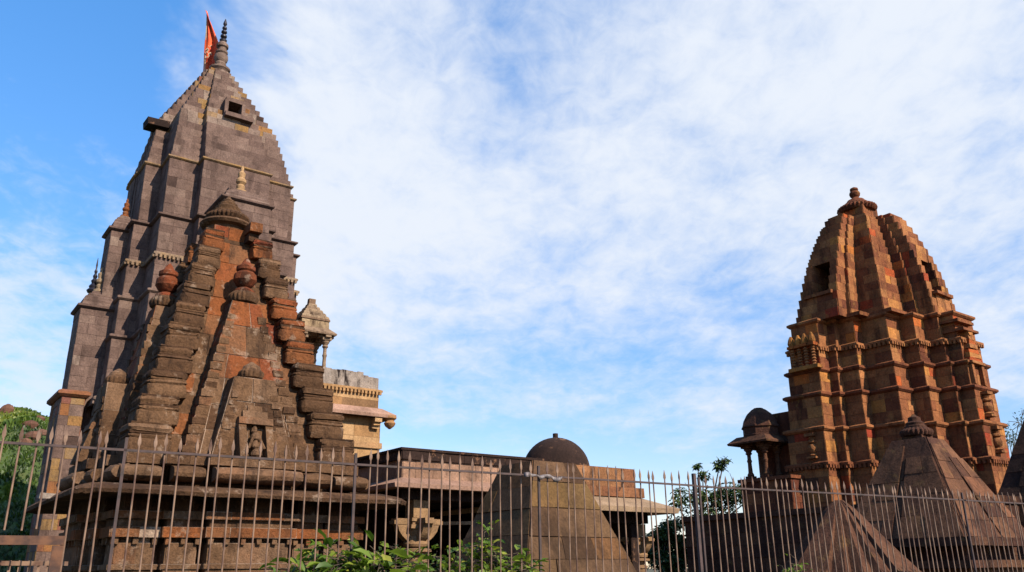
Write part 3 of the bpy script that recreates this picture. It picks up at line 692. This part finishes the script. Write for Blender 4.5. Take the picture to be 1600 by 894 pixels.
# ------------------------------------------------------------------ the red tower on the right
OR = (11.3, 25.0)
RT = empty("temple_tower", (*OR, 0), PSI); tag(RT, "dark red stone temple tower with ribbed round cap standing right of the open sky", "temple tower")
def plan_red(s, far=1.05, yc=0.0, x0=0.0, fwin=None, lwin=None, up=False):
    fr = [(-2.4, -1.7), (-1.65, -1.7), (-1.65, -2.15), (-1.03, -2.15), (-1.03, -2.58), (-.82, -2.58), (-.82, -2.95), (.35, -2.95), (.35, -2.58), (.56, -2.58), (.56, -2.15), (1.15, -2.15), (1.15, -1.7), (1.9, -1.7)]
    rt = [(1.9, -.87), (2.3, -.87), (2.3, -.1), (2.9, -.1), (2.9, 1.0), (2.3, 1.0), (2.3, 1.4)]
    if up:
        fr = [(-2.4, -1.7), (-1.15, -1.7), (-1.15, -2.1), (-1.02, -2.1), (-1.02, -2.6), (.45, -2.6), (.45, -2.1), (.6, -2.1), (.6, -1.7), (1.7, -1.7)]; rt = [(1.7, 1.4)]
    lf = [(-2.4, 1.4), (-2.4, far + .02), (-3.55, far), (-3.55, -.1), (-3.05, -.1), (-3.05, -.35), (-2.8, -.35), (-2.8, -.87), (-2.4, -.87)]
    if up: lf = [(-2.4, 1.4), (-2.4, far + .02), (-3.45, far), (-3.45, -.78), (-2.95, -.78), (-2.95, -.9), (-2.4, -.9)]
    xc, yc = -.45, -.40
    p = [(x * s + xc * (1 - s), y * s + yc * (1 - s)) for x, y in fr + rt + lf]
    if fwin:
        i = 4; y = p[i][1]
        p = p[:i + 1] + [(fwin[0], y), (fwin[0], y + fwin[2]), (fwin[1], y + fwin[2]), (fwin[1], y)] + p[i + 1:]
    if lwin:
        i = next(q for q in range(len(p)) if abs(p[q][0] - (-3.45 * s + xc * (1 - s))) < 1e-6); x = p[i][0]
        p = p[:i + 1] + [(x, lwin[1]), (x + lwin[2], lwin[1]), (x + lwin[2], lwin[0]), (x, lwin[0])] + p[i + 1:]
    return p
bands = [2.9, 4.24, 5.2, 6.16, 6.86, 7.52, 8.3]
body = MB(); cn = MB()
for i in range(len(bands) - 1):
    z0, z1 = bands[i], bands[i + 1]; s = [1.03, 1.02, 1.0, .975, .95, .92][i]; far = [1.1, 1.05, 1.0, .95, .9, .85][i]
    body.courses(plan_red(s, far), z0, z1, .32, .5, .014, RED)
    cornice(cn, plan_red(s, far), z1 - .10, .14, .085, rng.uniform(.2, .5), i in (0, 4))
z = 8.3; k = 0
while z < 11.76:
    h = .26; z1 = min(11.8, z + h); t = ((z + z1) / 2 - 8.3) / 3.5
    s = .90 - .19 * t - .25 * t ** 2.5; far = .8 - .5 * t
    lw_ = (-.46, .14, 1.1) if 9.15 < (z + z1) / 2 < 10.1 else None
    fw_ = (-.66, -.08, 1.1) if 9.05 < (z + z1) / 2 < 10.0 else None
    body.courses(plan_red(s, far, fwin=fw_, lwin=lw_, up=True), z, z1 - .001, .3, .42, .02, RED, core=0.0 if (lw_ or fw_) else 2.0)  # window courses take the darkest core, shade painted into the openings
    z = z1; k += 1
body.build("spire", M_RED, RT); cn.build("cornice", M_RED, RT)
m = MB()
for (x0, x1, y0, y1, zz_, bl_) in ((-3.12, -2.3, -.60, .35, 9.03, 1), (-.80, .12, -2.46, -1.7, 8.93, 1), (-2.75, -2.0, -1.15, -.55, 8.30, 0), (-2.3, -1.5, -1.84, -1.2, 8.30, 0)):
    m = MB(); m.box(x0, x1, y0, y1, zz_, zz_ + .10, .3, .01)
    if bl_: m.box(x0 + .12, x1 - .06, y0 + .10, y1 - .06, zz_ - .66, zz_ - .002, .5, .01)
    m.build("ledge", M_RED, RT)
CR = (-.22, -.14)
m = MB(); amalaka(m, (*CR, 12.36), .62, .28, .12, 30); m.courses([(x + CR[0], y + CR[1]) for x, y in sq(.42)], 11.7, 12.46, .25, .3, .02, RED)
m.lathe((*CR, 12.62), [(.40, -.02), (.40, .06), (.30, .14), (.26, .2), (.13, .27), (.10, .31), (.15, .36), (.17, .44), (.15, .5), (.1, .54), (.13, .57), (.12, .63), (.03, .68)], 24, .2); m.build("crown", M_RED, RT)
# carved pot pilasters and small niche frames on the faces
def pilaster(m, x, y, z0, z1, w):
    h = (z1 - z0); m.box(x - w, x + w, y - w, y + w, z0, z0 + h * .08, .5, .006)
    m.lathe((x, y, z0 + h * .08), [(w * .6, 0), (w * .9, h * .05), (w * .5, h * .12), (w * .85, h * .2), (w, h * .34), (w * .8, h * .46), (w * .5, h * .5), (w * .9, h * .56), (w * .9, h * .62), (w * .5, h * .66), (w * .7, h * .74), (w * .4, h * .8)], 12, .5)
    m.box(x - w, x + w, y - w, y + w, z1 - h * .12, z1, .5, .006)
for i, (x, y, z0, z1, w) in enumerate(((-.36, -3.0, 5.34, 6.02, .15), (-.28, -3.03, 4.38, 5.08, .15), (-3.62, .3, 4.38, 5.06, .14))):
    m = MB(); pilaster(m, x, y, z0, z1, w); m.build("pilaster", M_RED, RT)
m = MB()
for q in range(4):
    y = -.08 + .22 * q; x = -3.60 - .02 * (q % 2)
    for k in range(7): m.lathe((x, y, 6.92 + .082 * k), [(.045, 0), (.075, .03), (.045, .07)], 8, .5)
    m.box(x - .1, x + .1, y - .1, y + .1, 7.5, 7.58, .8, .006)
    m.lathe((x, y, 7.58), [(.09, 0), (.11, .08), (.08, .2), (.03, .3)], 8, .7)
m.box(-3.72, -3.5, -.25, .72, 6.84, 6.93, .7, .01); m.build("niche", M_RED, RT)
m = MB()                                            # broken gable niche on the front face
for k in range(7):
    q = 1 - .11 * k; m.box(-.42 - .34 * q, -.42 + .34 * q, -2.98, -2.4, 6.86 + .125 * k, 6.86 + .125 * k + rng.uniform(.09, .12), rng.uniform(.2, .9), .02)
for q in (-1, 1): m.box(-.42 + q * .27 - .06, -.42 + q * .27 + .06, -3.0, -2.6, 6.22, 6.78, .4, .012)
m.box(-.78, -.06, -3.04, -2.6, 6.78, 6.86, .5, .01)
m.build("gable", M_RED, RT)
m = MB(); m.box(-.92, -.02, -2.92, -2.3, 7.98, 8.05, .3, .012); m.box(-.86, .02, -3.0, -2.3, 7.72, 7.79, .3, .012); m.box(-.74, -.2, -2.74, -2.3, 7.79, 7.98, .6, .012); m.build("ledge", M_RED, RT)
# plinth
m = MB(); m.courses([(-6.0, -5.2), (3.6, -5.2), (3.6, 3.0), (-6.0, 3.0)], 0, 2.78, .34, .7, .02, (0, .45)); m.courses([(-6.06, -5.26), (3.66, -5.26), (3.66, 3.06), (-6.06, 3.06)], 2.78, 2.92, .14, .9, .02, (0, .35))
m.build("plinth", M_DULL, RT)
# projecting balcony
BL = empty("balcony", (-3.72, 1.9, 0)); BL.parent = RT
kiosk_parts(BL, .48, .48, 3.95, 5.0, 6.02, M_DULL, (.1, .6), dome=True, inset=.58)  # darker stone than the tower, painting in its shade on the balcony
m = MB(); m.courses([(-.5, -1.2), (1.5, -1.2), (1.5, .5), (-.5, .5)], 2.9, 3.86, .3, .5, .015, (0, .4)); m.box(-.56, 1.5, -1.26, .56, 3.86, 3.96, .2, .01); m.box(.42, 1.9, -1.1, .5, 3.96, 5.85, .1, .01); m.build("balcony_base", M_RED, BL)

# ------------------------------------------------------------------ small pyramid shrines at the right and the cut-off pyramid in the middle
def frustum_shrine(loc, zt, ht, zb, hb, label, mat, rr, crown=True, rh=.40, gap=.010, wall_=True, band=True, rz=PSI):
    o = empty("shrine", (loc[0], loc[1], 0), rz); tag(o, label, "shrine")
    m = MB(); m.courses(sq(hb), zb, zt, rh, .7, .022, rr, poly1=sq(ht), gap=gap, core=.0); o_ = m.build("roof", mat, o)
    if band:
        b_ = MB()
        for side in range(2):
            def P(u, v, off):
                h = hb + (ht - hb) * v + off; uu = u * (hb + (ht - hb) * v)
                return Vector((uu, -h, zb + (zt - zb) * v)) if side == 0 else Vector((-h, -uu, zb + (zt - zb) * v))
            for u0, u1 in ((-.98, -.12), (.02, .98)):
                v1 = .93 if u0 < 0 else .80
                q = [P(u0, 0, .035), P(u1, 0, .035), P(u1, v1, .035), P(u0, v1, .035), P(u0, 0, -.05), P(u1, 0, -.05), P(u1, v1, -.05), P(u0, v1, -.05)]
                b_.add(q, [(0, 1, 2, 3), (1, 5, 6, 2), (4, 0, 3, 7), (3, 2, 6, 7), (0, 4, 5, 1)], .2); b_.wall(*q[:4], .4, .6, .012, rr)
        b_.build("roof_facing", mat, o)
    if crown:
        c = MB(); amalaka(c, (0, 0, zt + .06), ht * .92, .16, .12, 22); c.prism(sq(ht * .6), zt - .02, zt + .08, .2)
        c.lathe((0, 0, zt + .22), [(ht * .6, -.02), (ht * .6, .03), (ht * .5, .05), (ht * .52, .09), (ht * .36, .12), (ht * .34, .19), (ht * .15, .22), (.02, .25)], 20, .2); c.build("crown", mat, o)
    if wall_:
        w = MB(); w.courses(sq(hb * 1.09), zb - .13, zb, .13, .9, .015, (0, .4)); w.prism(sq(hb * .8), zb - .34, zb - .12, 0)
        w.courses(sq(hb * .98), zb - .46, zb - .34, .12, .8, .015, (0, .5)); w.courses(sq(hb * .88), 0, zb - .46, .36, .6, .015, (.3, .9)); w.build("wall", mat, o)
    return o
frustum_shrine((7.22, 15.0), 3.70, .31, 2.0, 1.10, "small pyramid shrine with ribbed round cap before the dark red tower", M_DULL, (.12, .8))
frustum_shrine((12.6, 18.0), 6.4, .36, 2.4, 1.83, "dark bare pyramid shrine cut off by the picture's right edge", M_DULL, (0, .3), crown=False, band=False)
frustum_shrine((.36, 13.0), 3.12, .40, 0.0, 1.58, "plain brown cut-off stone pyramid in front of the black dome", M_OB, (.05, .95), crown=False, wall_=False, band=False)
# fluted small pyramid
o = empty("shrine", (4.72, 12.5, 0), PSI); tag(o, "low fluted pyramid roof without a cap, between fence and red tower", "shrine")
m = MB(); rs = []
for q, z in ((1.0, 1.2), (.86, 1.36), (.70, 1.56), (.52, 1.82), (.34, 2.1), (.16, 2.38), (.05, 2.50)):
    rs.append([(x * q, y * q, z) for x, y in stepsq(.92)])
m.rings(rs, [rng.uniform(.1, .45) for i in range(len(rs) * 30)]); m.build("roof", M_DULL, o)
m = MB(); m.courses(stepsq(.85), 0, 1.21, .3, .5, .015, (.1, .5)); m.build("wall", M_DULL, o)

# ------------------------------------------------------------------ flat roofed pillared hall, middle
HP = at(630, 702, 17.0)
H2 = empty("pillared_hall", (HP.x, HP.y, 0), PSI); tag(H2, "low flat-roofed stone hall on carved pillars right of the brown pyramid shrine", "hall")
zt = HP.z
p = [(0, 0), (3.5, 0), (3.5, 4.2), (0, 4.2)]
m = MB(); m.courses(p, zt - .57, zt - .20, .42, .5, .015, (.2, 1.0)); m.build("parapet", M_HALL, H2)
m = MB(); m.courses(grow(p, .05), zt - .20, zt - .02, .18, .5, .02, (.0, 1)); m.prism(grow(p, .09), zt - .02, zt + .03, .3)
m.build("coping", M_BLACK, H2)
m = MB(); rg = lambda e, z: [(x, y, z) for x, y in grow(p, e)]
m.rings([rg(.0, zt - .76), rg(.34, zt - .78), rg(.36, zt - .70), rg(.02, zt - .56)], .4); m.build("eave", M_PINK, H2)
m = MB()
for x0, x1, y0, y1 in ((.05, 3.4, .1, .5), (.05, .5, .5, 4.1), (.5, 3.4, 3.7, 4.1)): m.box(x0, x1, y0, y1, zt - .97, zt - .765, .2, .01)
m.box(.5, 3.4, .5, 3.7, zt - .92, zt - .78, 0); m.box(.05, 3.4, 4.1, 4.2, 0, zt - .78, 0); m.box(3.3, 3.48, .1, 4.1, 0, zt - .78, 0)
m.build("beam", M_BLACK, H2)
def column(parent, x, y, z1, mat, sc=1.0):
    c = MB(); s_ = sc
    c.box(x - .17 * s_, x + .17 * s_, y - .17 * s_, y + .17 * s_, z1 - .34 * s_, z1, .75, .006)
    for w, za, zb_, rr_ in ((.22, .42, .345, .8), (.19, .48, .42, .5), (.25, .56, .48, .6)): c.box(x - w * s_, x + w * s_, y - w * s_, y + w * s_, z1 - za * s_, z1 - zb_ * s_, rr_, .006)
    for dx_, dy_ in ((1, 0), (-1, 0), (0, 1), (0, -1)):      # four bracket arms curling outwards
        pr = [(.12, -.36), (.52, -.36), (.53, -.44), (.47, -.50), (.44, -.60), (.36, -.70), (.26, -.78), (.12, -.84)]; w_ = .10 * s_
        def q_(r_, z_, k_): return (x + dx_ * r_ * s_ - dy_ * k_, y + dy_ * r_ * s_ + dx_ * k_, z1 + z_ * s_)
        c.rings([[q_(r_, z_, w_) for r_, z_ in pr], [q_(r_, z_, -w_) for r_, z_ in pr]], .7)
        c.box(*sorted((x + dx_ * .2 * s_ - abs(dy_) * w_ * 1.15, x + dx_ * .56 * s_ + abs(dy_) * w_ * 1.15)), *sorted((y + dy_ * .2 * s_ - abs(dx_) * w_ * 1.15, y + dy_ * .56 * s_ + abs(dx_) * w_ * 1.15)), z1 - .47 * s_, z1 - .40 * s_, .8, .004)
    c.lathe((x, y, z1 - .9 * s_), [(.16 * s_, -.02), (.25 * s_, .0), (.27 * s_, .05), (.25 * s_, .1), (.2 * s_, .2), (.24 * s_, .28), (.24 * s_, .34)], 20, .7)
    c.lathe((x, y, 0), [(.24, 0), (.24, .12), (.19, .2), (.19, z1 - 1.5 * s_), (.22, z1 - 1.48 * s_), (.22, z1 - 1.42 * s_), (.16, z1 - 1.38 * s_), (.21 * s_, z1 - 1.22 * s_), (.24 * s_, z1 - 1.2 * s_), (.24 * s_, z1 - 1.14 * s_), (.15 * s_, z1 - 1.1 * s_), (.2 * s_, z1 - 1.02 * s_), (.32 * s_, z1 - 1.0 * s_), (.32 * s_, z1 - .95 * s_), (.17 * s_, z1 - .92 * s_)], 20, .5)
    return c.build("column", mat, parent)
M_COL = stone("pillar_stone", [(0, (.20, .105, .06)), (.5, (.29, .17, .09)), (1, (.36, .22, .11))], (.2, .12, .07), stain=.35, dark=(.06, .03, .02), bump=.5)
for x in (.52, 2.9): column(H2, x, .3, zt - .975, M_COL, 1.0)
column(H2, .42, 3.8, zt - .975, M_COL, 1.0)
m = MB(); m.bar((1.0, 1.6, zt - 1.36), (3.2, -.1, zt - 1.36), .10, .07, .5); m.build("lintel", M_TAN, H2)

# ------------------------------------------------------------------ domed pavilion
PV = (3.1, 21.0)
P = empty("pavilion", (*PV, 0), PSI); tag(P, "stone pavilion with a sooty black dome and orange parapet", "pavilion")
p = [(-3.4, 0), (0, 0), (0, 3.8), (-3.4, 3.8)]
m = MB(); m.courses([(-3.1, .1), (-.1, .1), (-.1, 3.7), (-3.1, 3.7)], 3.45, 3.92, .5, .6, .012, (.2, 1)); m.courses(grow(p, .06), 3.22, 3.45, .24, .6, .014, (.3, .9))
m.build("parapet", stone("orange_parapet_stone", [(0, (.27, .115, .05)), (.5, (.36, .17, .075)), (1, (.22, .075, .04))], (.1, .05, .03), stain=.85, dark=(.03, .016, .012), bump=.6), P)
rg = lambda e, z: [(x, y, z) for x, y in grow(p, e)]
m = MB(); m.rings([rg(.3, 2.98), rg(.62, 2.84), rg(.65, 2.95), rg(.0, 3.22), rg(-.05, 3.1)], .5); m.build("eave", M_TAN, P)
m = MB(); m.box(-3.4, .3, .1, .5, 2.62, 3.05, .2, .01); m.box(-.1, .3, .5, 3.7, 2.62, 3.05, .2, .01); m.box(-3.4, 0, 3.6, 3.8, 0, 3.04, 0, .01); m.box(-3.3, -.5, .5, 3.6, 2.9, 3.03, 0); m.build("beam", M_BLACK, P)
m = MB(); m.courses([(-.28, .12), (-.10, .12), (-.10, 3.55), (-.28, 3.55)], 0, 2.61, .35, .6, .012, (.1, .6)); m.build("shade_wall", M_BLACK, P)  # added dark wall standing in for the pavilion's shaded interior
for x in (.1, -1.9, -3.2): column(P, x, .3, 2.615, M_COL, .85)
column(P, .1, 3.45, 2.615, M_COL, .85)
dw = (1.1, 22.1); dl = (cP * (dw[0] - PV[0]) + sP * (dw[1] - PV[1]), -sP * (dw[0] - PV[0]) + cP * (dw[1] - PV[1]))
m = MB(); Rr = .88
m.lathe((dl[0], dl[1], 3.9), [(Rr * 1.04, -.1), (Rr * 1.04, .1), (Rr, .12)] + [(Rr * math.cos(t * math.pi / 2 / 12), .12 + .86 * math.sin(t * math.pi / 2 / 12)) for t in range(1, 12)] + [(.07, .985), (.07, 1.09), (.02, 1.10)], 40, .4)
m.build("dome", M_BLACK, P)

# ------------------------------------------------------------------ trees behind
def leaf_cloud(m, c, rad, n, size, rr=(0, 1), squash=1.0, hollow=.3):
    for k in range(n):
        while True:
            d = Vector((rng.uniform(-1, 1), rng.uniform(-1, 1), rng.uniform(-1, 1)))
            if hollow < d.length < 1: break
        p = Vector(c) + Vector((d.x * rad, d.y * rad, d.z * rad * squash))
        leaf(m, p, Vector((rng.uniform(-1, 1), rng.uniform(-1, 1), rng.uniform(-.7, .5))), size * rng.uniform(.6, 1.3), min(1, max(0, rng.uniform(*rr))))
def leaf(m, p, d, s, r, w=.45, droop=.25):
    d = d.normalized() if d.length > .01 else Vector((1, 0, 0)); up = Vector((rng.uniform(-.6, .6), rng.uniform(-.6, .6), 1)); x = d.cross(up).normalized(); nrm = x.cross(d)
    q = [p, p + d * s * .35 + x * s * w * .5 + nrm * s * .06, p + d * s * .75 + x * s * w * .36 - nrm * s * .02, p + d * s - nrm * s * droop, p + d * s * .75 - x * s * w * .36 - nrm * s * .02, p + d * s * .35 - x * s * w * .5 + nrm * s * .06, p + d * s * .5 - nrm * s * .04]
    m.add(q, [(0, 1, 6), (1, 2, 6), (2, 3, 6), (3, 4, 6), (4, 5, 6), (5, 0, 6)], r)
def tree(base, h, clumps, label, mat, n=150, size=.16, lean=(0, 0), group=None, thin=1.0):
    o = empty("tree", base); tag(o, label, "tree", group)
    t = MB(); top = Vector((lean[0], lean[1], h * .55))
    t.tube([(0, 0, 0), (lean[0] * .3, lean[1] * .3, h * .28), tuple(top)], [h * .028 * thin, h * .022 * thin, h * .016 * thin], .3, 8)
    for c, r_, f in clumps:
        c = Vector(c); mid = top.lerp(c, .5) + Vector((rng.uniform(-.2, .2), rng.uniform(-.2, .2), .1))
        t.tube([tuple(top - Vector((0, 0, rng.uniform(0, h * .15)))), tuple(mid), tuple(c)], [h * .012 * thin, h * .008 * thin, h * .004 * thin], .3, 6)
        for q in range(4):
            e = c + Vector((rng.uniform(-1, 1), rng.uniform(-1, 1), rng.uniform(-.5, 1))) * r_ * .8
            t.tube([tuple(c), tuple(e)], [h * .004 * thin, h * .0015], .3, 5)
    t.build("trunk", M_BARK, o)
    cr = MB()
    for c, r_, f in clumps:
        for q in range(5):
            s_ = Vector(c) + Vector((rng.uniform(-1, 1), rng.uniform(-1, 1), rng.uniform(-.7, .8))) * r_ * .6
            b_ = rng.uniform(-.25, .25); leaf_cloud(cr, s_, r_ * .5, int(n * f / 5), size, (.2 + b_, .8 + b_), .75, .1)
    cr.build("crown", mat, o)
    return o
b = at(1095, 890, 33); 
def rel(px, py, Y, base): q = at(px, py, Y); return (q.x - base[0], q.y - base[1], q.z - base[2])
base = (b.x, b.y, 0)
tree(base, 4.6, [(rel(1082, 770, 33, base), .75, 1), (rel(1120, 778, 33.4, base), .8, 1), (rel(1150, 765, 33, base), .75, 1), (rel(1165, 785, 32.6, base), .7, 1), (rel(1098, 742, 33.2, base), .34, .4),
                 (rel(1090, 730, 33, base), .2, .2), (rel(1124, 728, 33, base), .34, .42), (rel(1131, 720, 33, base), .2, .25), (rel(1060, 790, 33.3, base), .5, .6), (rel(1140, 792, 33, base), .8, 1), (rel(1100, 795, 33, base), .8, 1)],
     "airy green tree with a tall sprig, behind the wall left of the balcony", M_TREE, 330, .17)
b = at(1042, 890, 27); base = (b.x, b.y, 0)
tree(base, 2.6, [(rel(1040, 835, 27, base), .5, 1), (rel(1050, 860, 27, base), .6, 1), (rel(1030, 870, 26.8, base), .5, 1), (rel(1046, 885, 27, base), .7, 1), (rel(1055, 818, 27, base), .4, .8), (rel(1026, 835, 27.3, base), .5, 1), (rel(1018, 868, 27.3, base), .5, 1), (rel(1022, 852, 28, base), .5, 1), (rel(1058, 845, 27.2, base), .5, 1), (rel(1040, 875, 27.4, base), .7, 1.2), (rel(1062, 870, 27.2, base), .6, 1)],
     "dark leafy tree under the pavilion's eave beside its end pillar", M_TREE, 520, .15)
b = at(1590, 800, 36); base = (b.x, b.y, 0)
tree(base, 8, [(rel(1582, 672, 36, base), .5, .25), (rel(1592, 660, 36, base), .5, .2), (rel(1577, 690, 36, base), .4, .35), (rel(1597, 650, 36, base), .4, .15), (rel(1573, 682, 36, base), .35, .15)],
     "thin twiggy tree right of the dark red tower", M_TREE, 230, .12, thin=.35)
# low hedge line of shrubs far behind, seen through gaps
# ------------------------------------------------------------------ fence
FO = Vector((-1.99, 6.5, 0)); FU = Vector((.8755, .483, 0)).normalized(); RZ = 2.42
SPC = .0962
def bar_mesh(zb):
    m = MB(); top = RZ + .035
    m.lathe((0, 0, zb), [(.0066, 0), (.0066, top - zb)], 8, .3)
    rg = lambda a_, b_, z: [(-a_, -b_, z), (a_, -b_, z), (a_, b_, z), (-a_, b_, z)]
    m.rings([rg(.004, .004, top - .005), rg(.012, .005, top + .02), rg(.0115, .005, top + .04), rg(.001, .001, top + .095)], .3)
    return m
proto = None
def t_of(px, py):                                   # where a sight line crosses the fence line
    r = ray(px, py); a, b_ = r.x / r.y, FO
    return (a * FO.y - FO.x) / (FU.x - a * FU.y)
def z_of(px, py):                                   # height of the rail where that sight line meets it
    Y = FO.y + FU.y * t_of(px, py); return at(px, py, Y).z
def fence(t0, t1, za, zb_, label, posts, group=None, gate_until=None):
    """za, zb_: rail heights (t, z) measured at two spots"""
    global proto
    o = empty("fence", tuple(FO + FU * t0), math.atan2(FU.y, FU.x)); tag(o, label, "fence", group)
    L = t1 - t0; zz = lambda x: za[1] + (zb_[1] - za[1]) * (t0 + x - za[0]) / (zb_[0] - za[0]) - RZ
    m = MB(); m.bar((0, 0, RZ + zz(0)), (L, 0, RZ + zz(L)), .02, .017, .3); m.build("rail", M_RAIL, o)
    x0 = max(0, gate_until or 0)
    m = MB(); m.bar((x0, 0, .3 + zz(x0)), (L, 0, .3 + zz(L)), .02, .02, .3); m.build("rail", M_RAIL, o)
    x = .04; bend = rng.randrange(8, 22)
    while x < L:
        bend -= 1
        ing = gate_until is not None and x < gate_until
        post = any(abs(x - (q - t0)) < SPC * .5 for q in posts)
        if post:
            m = MB(); m.bar((x, 0, 0 if not ing else 1.86), (x, 0, RZ + zz(x) + .09), .02, .02, .3); m.build("post", M_RAIL, o)
        else:
            if ing: ob = bar_mesh(1.86).build("bar", M_BAR, o)
            elif proto is None: ob = proto = bar_mesh(0.0).build("bar", M_BAR, o)
            else:
                ob = proto.copy(); COL.objects.link(ob); ob.parent = o
            ob.location = (x + rng.uniform(-.008, .008), rng.uniform(-.004, .004), zz(x) + rng.uniform(-.016, .012))
            k_ = 1.0
            if bend <= 0 and not ing: k_ = 3.2; bend = rng.randrange(10, 24)
            ob.rotation_euler = (rng.uniform(-.006, .006), rng.uniform(-.007, .007) * k_, rng.uniform(-.5, .5))
        x += SPC * rng.uniform(.97, 1.03)
    return o
T_A, T_B, T_C, T_D = t_of(-60, 700), t_of(1084, 760), t_of(1505, 780), t_of(1680, 790)
hz = lambda px, py: (t_of(px, py), z_of(px, py))
posts = [t_of(q, 730) for q in (190, 550, 847)]
TG = t_of(92, 850)
fence(T_A, T_B, hz(5, 691.5), hz(1080, 758.5), "spiked iron fence of thin tan bars before the brown shrine and pillared hall", posts, "spiked fence sections", gate_until=TG - T_A)
fence(T_B + .03, T_C, hz(1090, 760), hz(1500, 781), "spiked iron fence section before the dark red tower and fluted pyramid", [T_B + .06, T_C - .05], "spiked fence sections")
fence(T_C + .03, T_D, hz(1510, 782), hz(1600, 787), "short spiked iron fence section at the picture's right edge", [], "spiked fence sections")
m = MB(); a = FO + FU * (T_B + .01); m.box(-.016, .016, -.016, .016, 0, 2.50, .3)
o = m.build("fence_post", M_RAIL); o.location = a; o.rotation_euler = (0, 0, math.atan2(FU.y, FU.x)); tag(o, "thick dark iron post where two fence sections meet, left of the balcony", "post")
# gate at the left end
G = empty("gate", tuple(FO + FU * T_A), math.atan2(FU.y, FU.x)); tag(G, "rusty iron gate frame with bars under the left end of the fence", "gate")
LG = TG - T_A
m = MB(); m.box(0, LG + .03, -.03, .03, 1.79, 1.85, .3, .003); m.box(LG - .035, LG + .03, -.031, .031, 0, 1.789, .3, .003); m.box(0, .06, -.031, .031, 0, 1.789, .3, .003); m.build("gate_frame", M_RUST, G)
lf = MB()
dA = R(48)
for k in range(10):
    d = .10 + .09 * k; x, y = .08 + d * math.cos(dA), d * math.sin(dA)
    lf.box(x - .009, x + .009, y - .009, y + .009, .1, 1.70, .3)
for zz_ in (.12, .95, 1.68): lf.bar((.08, 0, zz_), (.08 + 1.0 * math.cos(dA), 1.0 * math.sin(dA), zz_), .03, None, .3)
lf.build("gate_leaf", M_BAR, G)
# plastic strip tied on the rail
ts0, ts1 = t_of(816, 745), t_of(876, 748); m = MB(); n = 26; top, bot = [], []
for i in range(n):
    u = i / (n - 1); P0 = FO + FU * (ts0 + (ts1 - ts0) * u); s_ = Vector((FU.y, -FU.x, 0))
    w = .020 + .008 * math.sin(u * 17) + .006 * math.sin(u * 31 + 1)
    off = .03 + .014 * math.sin(u * 23)
    top.append(P0 + s_ * off + Vector((0, 0, 2.39 + .03 - .02 * u + .01 * math.sin(u * 13)))); bot.append(P0 + s_ * (off + .015 * math.sin(u * 29)) + Vector((0, 0, 2.39 + .03 - .03 * u - w * 1.3)))
pts = top + bot; m.add(pts, [(i, i + 1, n + i + 1, n + i) for i in range(n - 1)], .3)
o = m.build("plastic_strip", M_PLASTIC, sharp=180); sol = o.modifiers.new("thick", 'SOLIDIFY'); sol.thickness = .006
tag(o, "torn grey plastic strip tied along the fence rail below the dome", "plastic strip")

# ------------------------------------------------------------------ bushes at the fence
def bush(px, Y, tops, label, size=.11, per=26):
    b = at(px, 890, Y); base = Vector((b.x, b.y, 0)); o = empty("bush", tuple(base)); tag(o, label, "bush", None)
    st = MB(); lf_ = MB()
    for (tx, ty, dY) in tops:
        q = at(tx, ty, Y + dY) - base; root = Vector((rng.uniform(-.12, .12), rng.uniform(-.1, .1), 0))
        pts_ = [root]; nseg = 9
        for i in range(1, nseg + 1):
            v = i / nseg; pts_.append(root.lerp(q, v) + Vector((math.sin(v * 3.1) * .08 + rng.uniform(-.02, .02), rng.uniform(-.03, .03), .12 * math.sin(v * math.pi))))
        st.tube([tuple(p_) for p_ in pts_], [.011 * (1 - .75 * i / nseg) for i in range(nseg + 1)], .3, 5)
        for k in range(per):
            v = rng.uniform(.45, 1.0) ** .7; i = min(nseg - 1, int(v * nseg)); p_ = pts_[i].lerp(pts_[i + 1], v * nseg - i)
            a_ = rng.uniform(0, 6.283); d = Vector((math.cos(a_), math.sin(a_), rng.uniform(-.35, .65)))
            tw = p_ + d * rng.uniform(.03, .16); st.tube([tuple(p_), tuple(tw)], [.003, .002], .3, 4)
            for j_ in range(rng.choice((1, 2, 3))):
                leaf(lf_, tw + Vector((rng.uniform(-.03, .03), rng.uniform(-.03, .03), rng.uniform(-.03, .03))), d + Vector((rng.uniform(-.8, .8), rng.uniform(-.8, .8), rng.uniform(-.5, .4))), size * rng.choice((.45, .6, .8, 1.0, 1.25)) * rng.uniform(.8, 1.15), min(1, max(0, rng.gauss(.5, .27) + .2 * (v - .7))), .52)
    st.build("stem", M_BARK, o); lf_.build("foliage", M_LEAF, o); return o
bush(540, 6.9, [(450, 884, 0), (470, 872, .2), (495, 866, .1), (512, 848, 0), (528, 866, -.1), (545, 856, .2), (560, 872, 0), (578, 866, .2), (600, 870, -.1), (620, 862, .1), (632, 856, .3), (640, 874, 0), (520, 880, -.2), (590, 880, -.2), (480, 890, -.2), (440, 892, .1), (555, 884, .3)],
     "bright green broad-leaved bush at the fence before the pillared hall's capital", .135, 34)
bush(745, 7.7, [(665, 880, 0), (680, 868, .1), (700, 874, 0), (715, 862, .2), (735, 868, -.1), (748, 846, 0), (757, 832, .1), (765, 848, .2), (772, 862, 0), (785, 866, .1), (800, 874, 0), (820, 884, -.1), (835, 888, .1), (690, 888, -.2), (755, 878, .2), (775, 884, -.1), (655, 872, .2), (810, 888, .2)],
     "green bush with narrow leaves before the plain cut-off pyramid", .10, 38)
bush(1240, 9.4, [(1222, 884, 0), (1230, 876, .1), (1238, 882, 0), (1246, 874, .1), (1252, 886, 0)], "small pale grassy weed at the fence below the fluted pyramid", .075, 16)
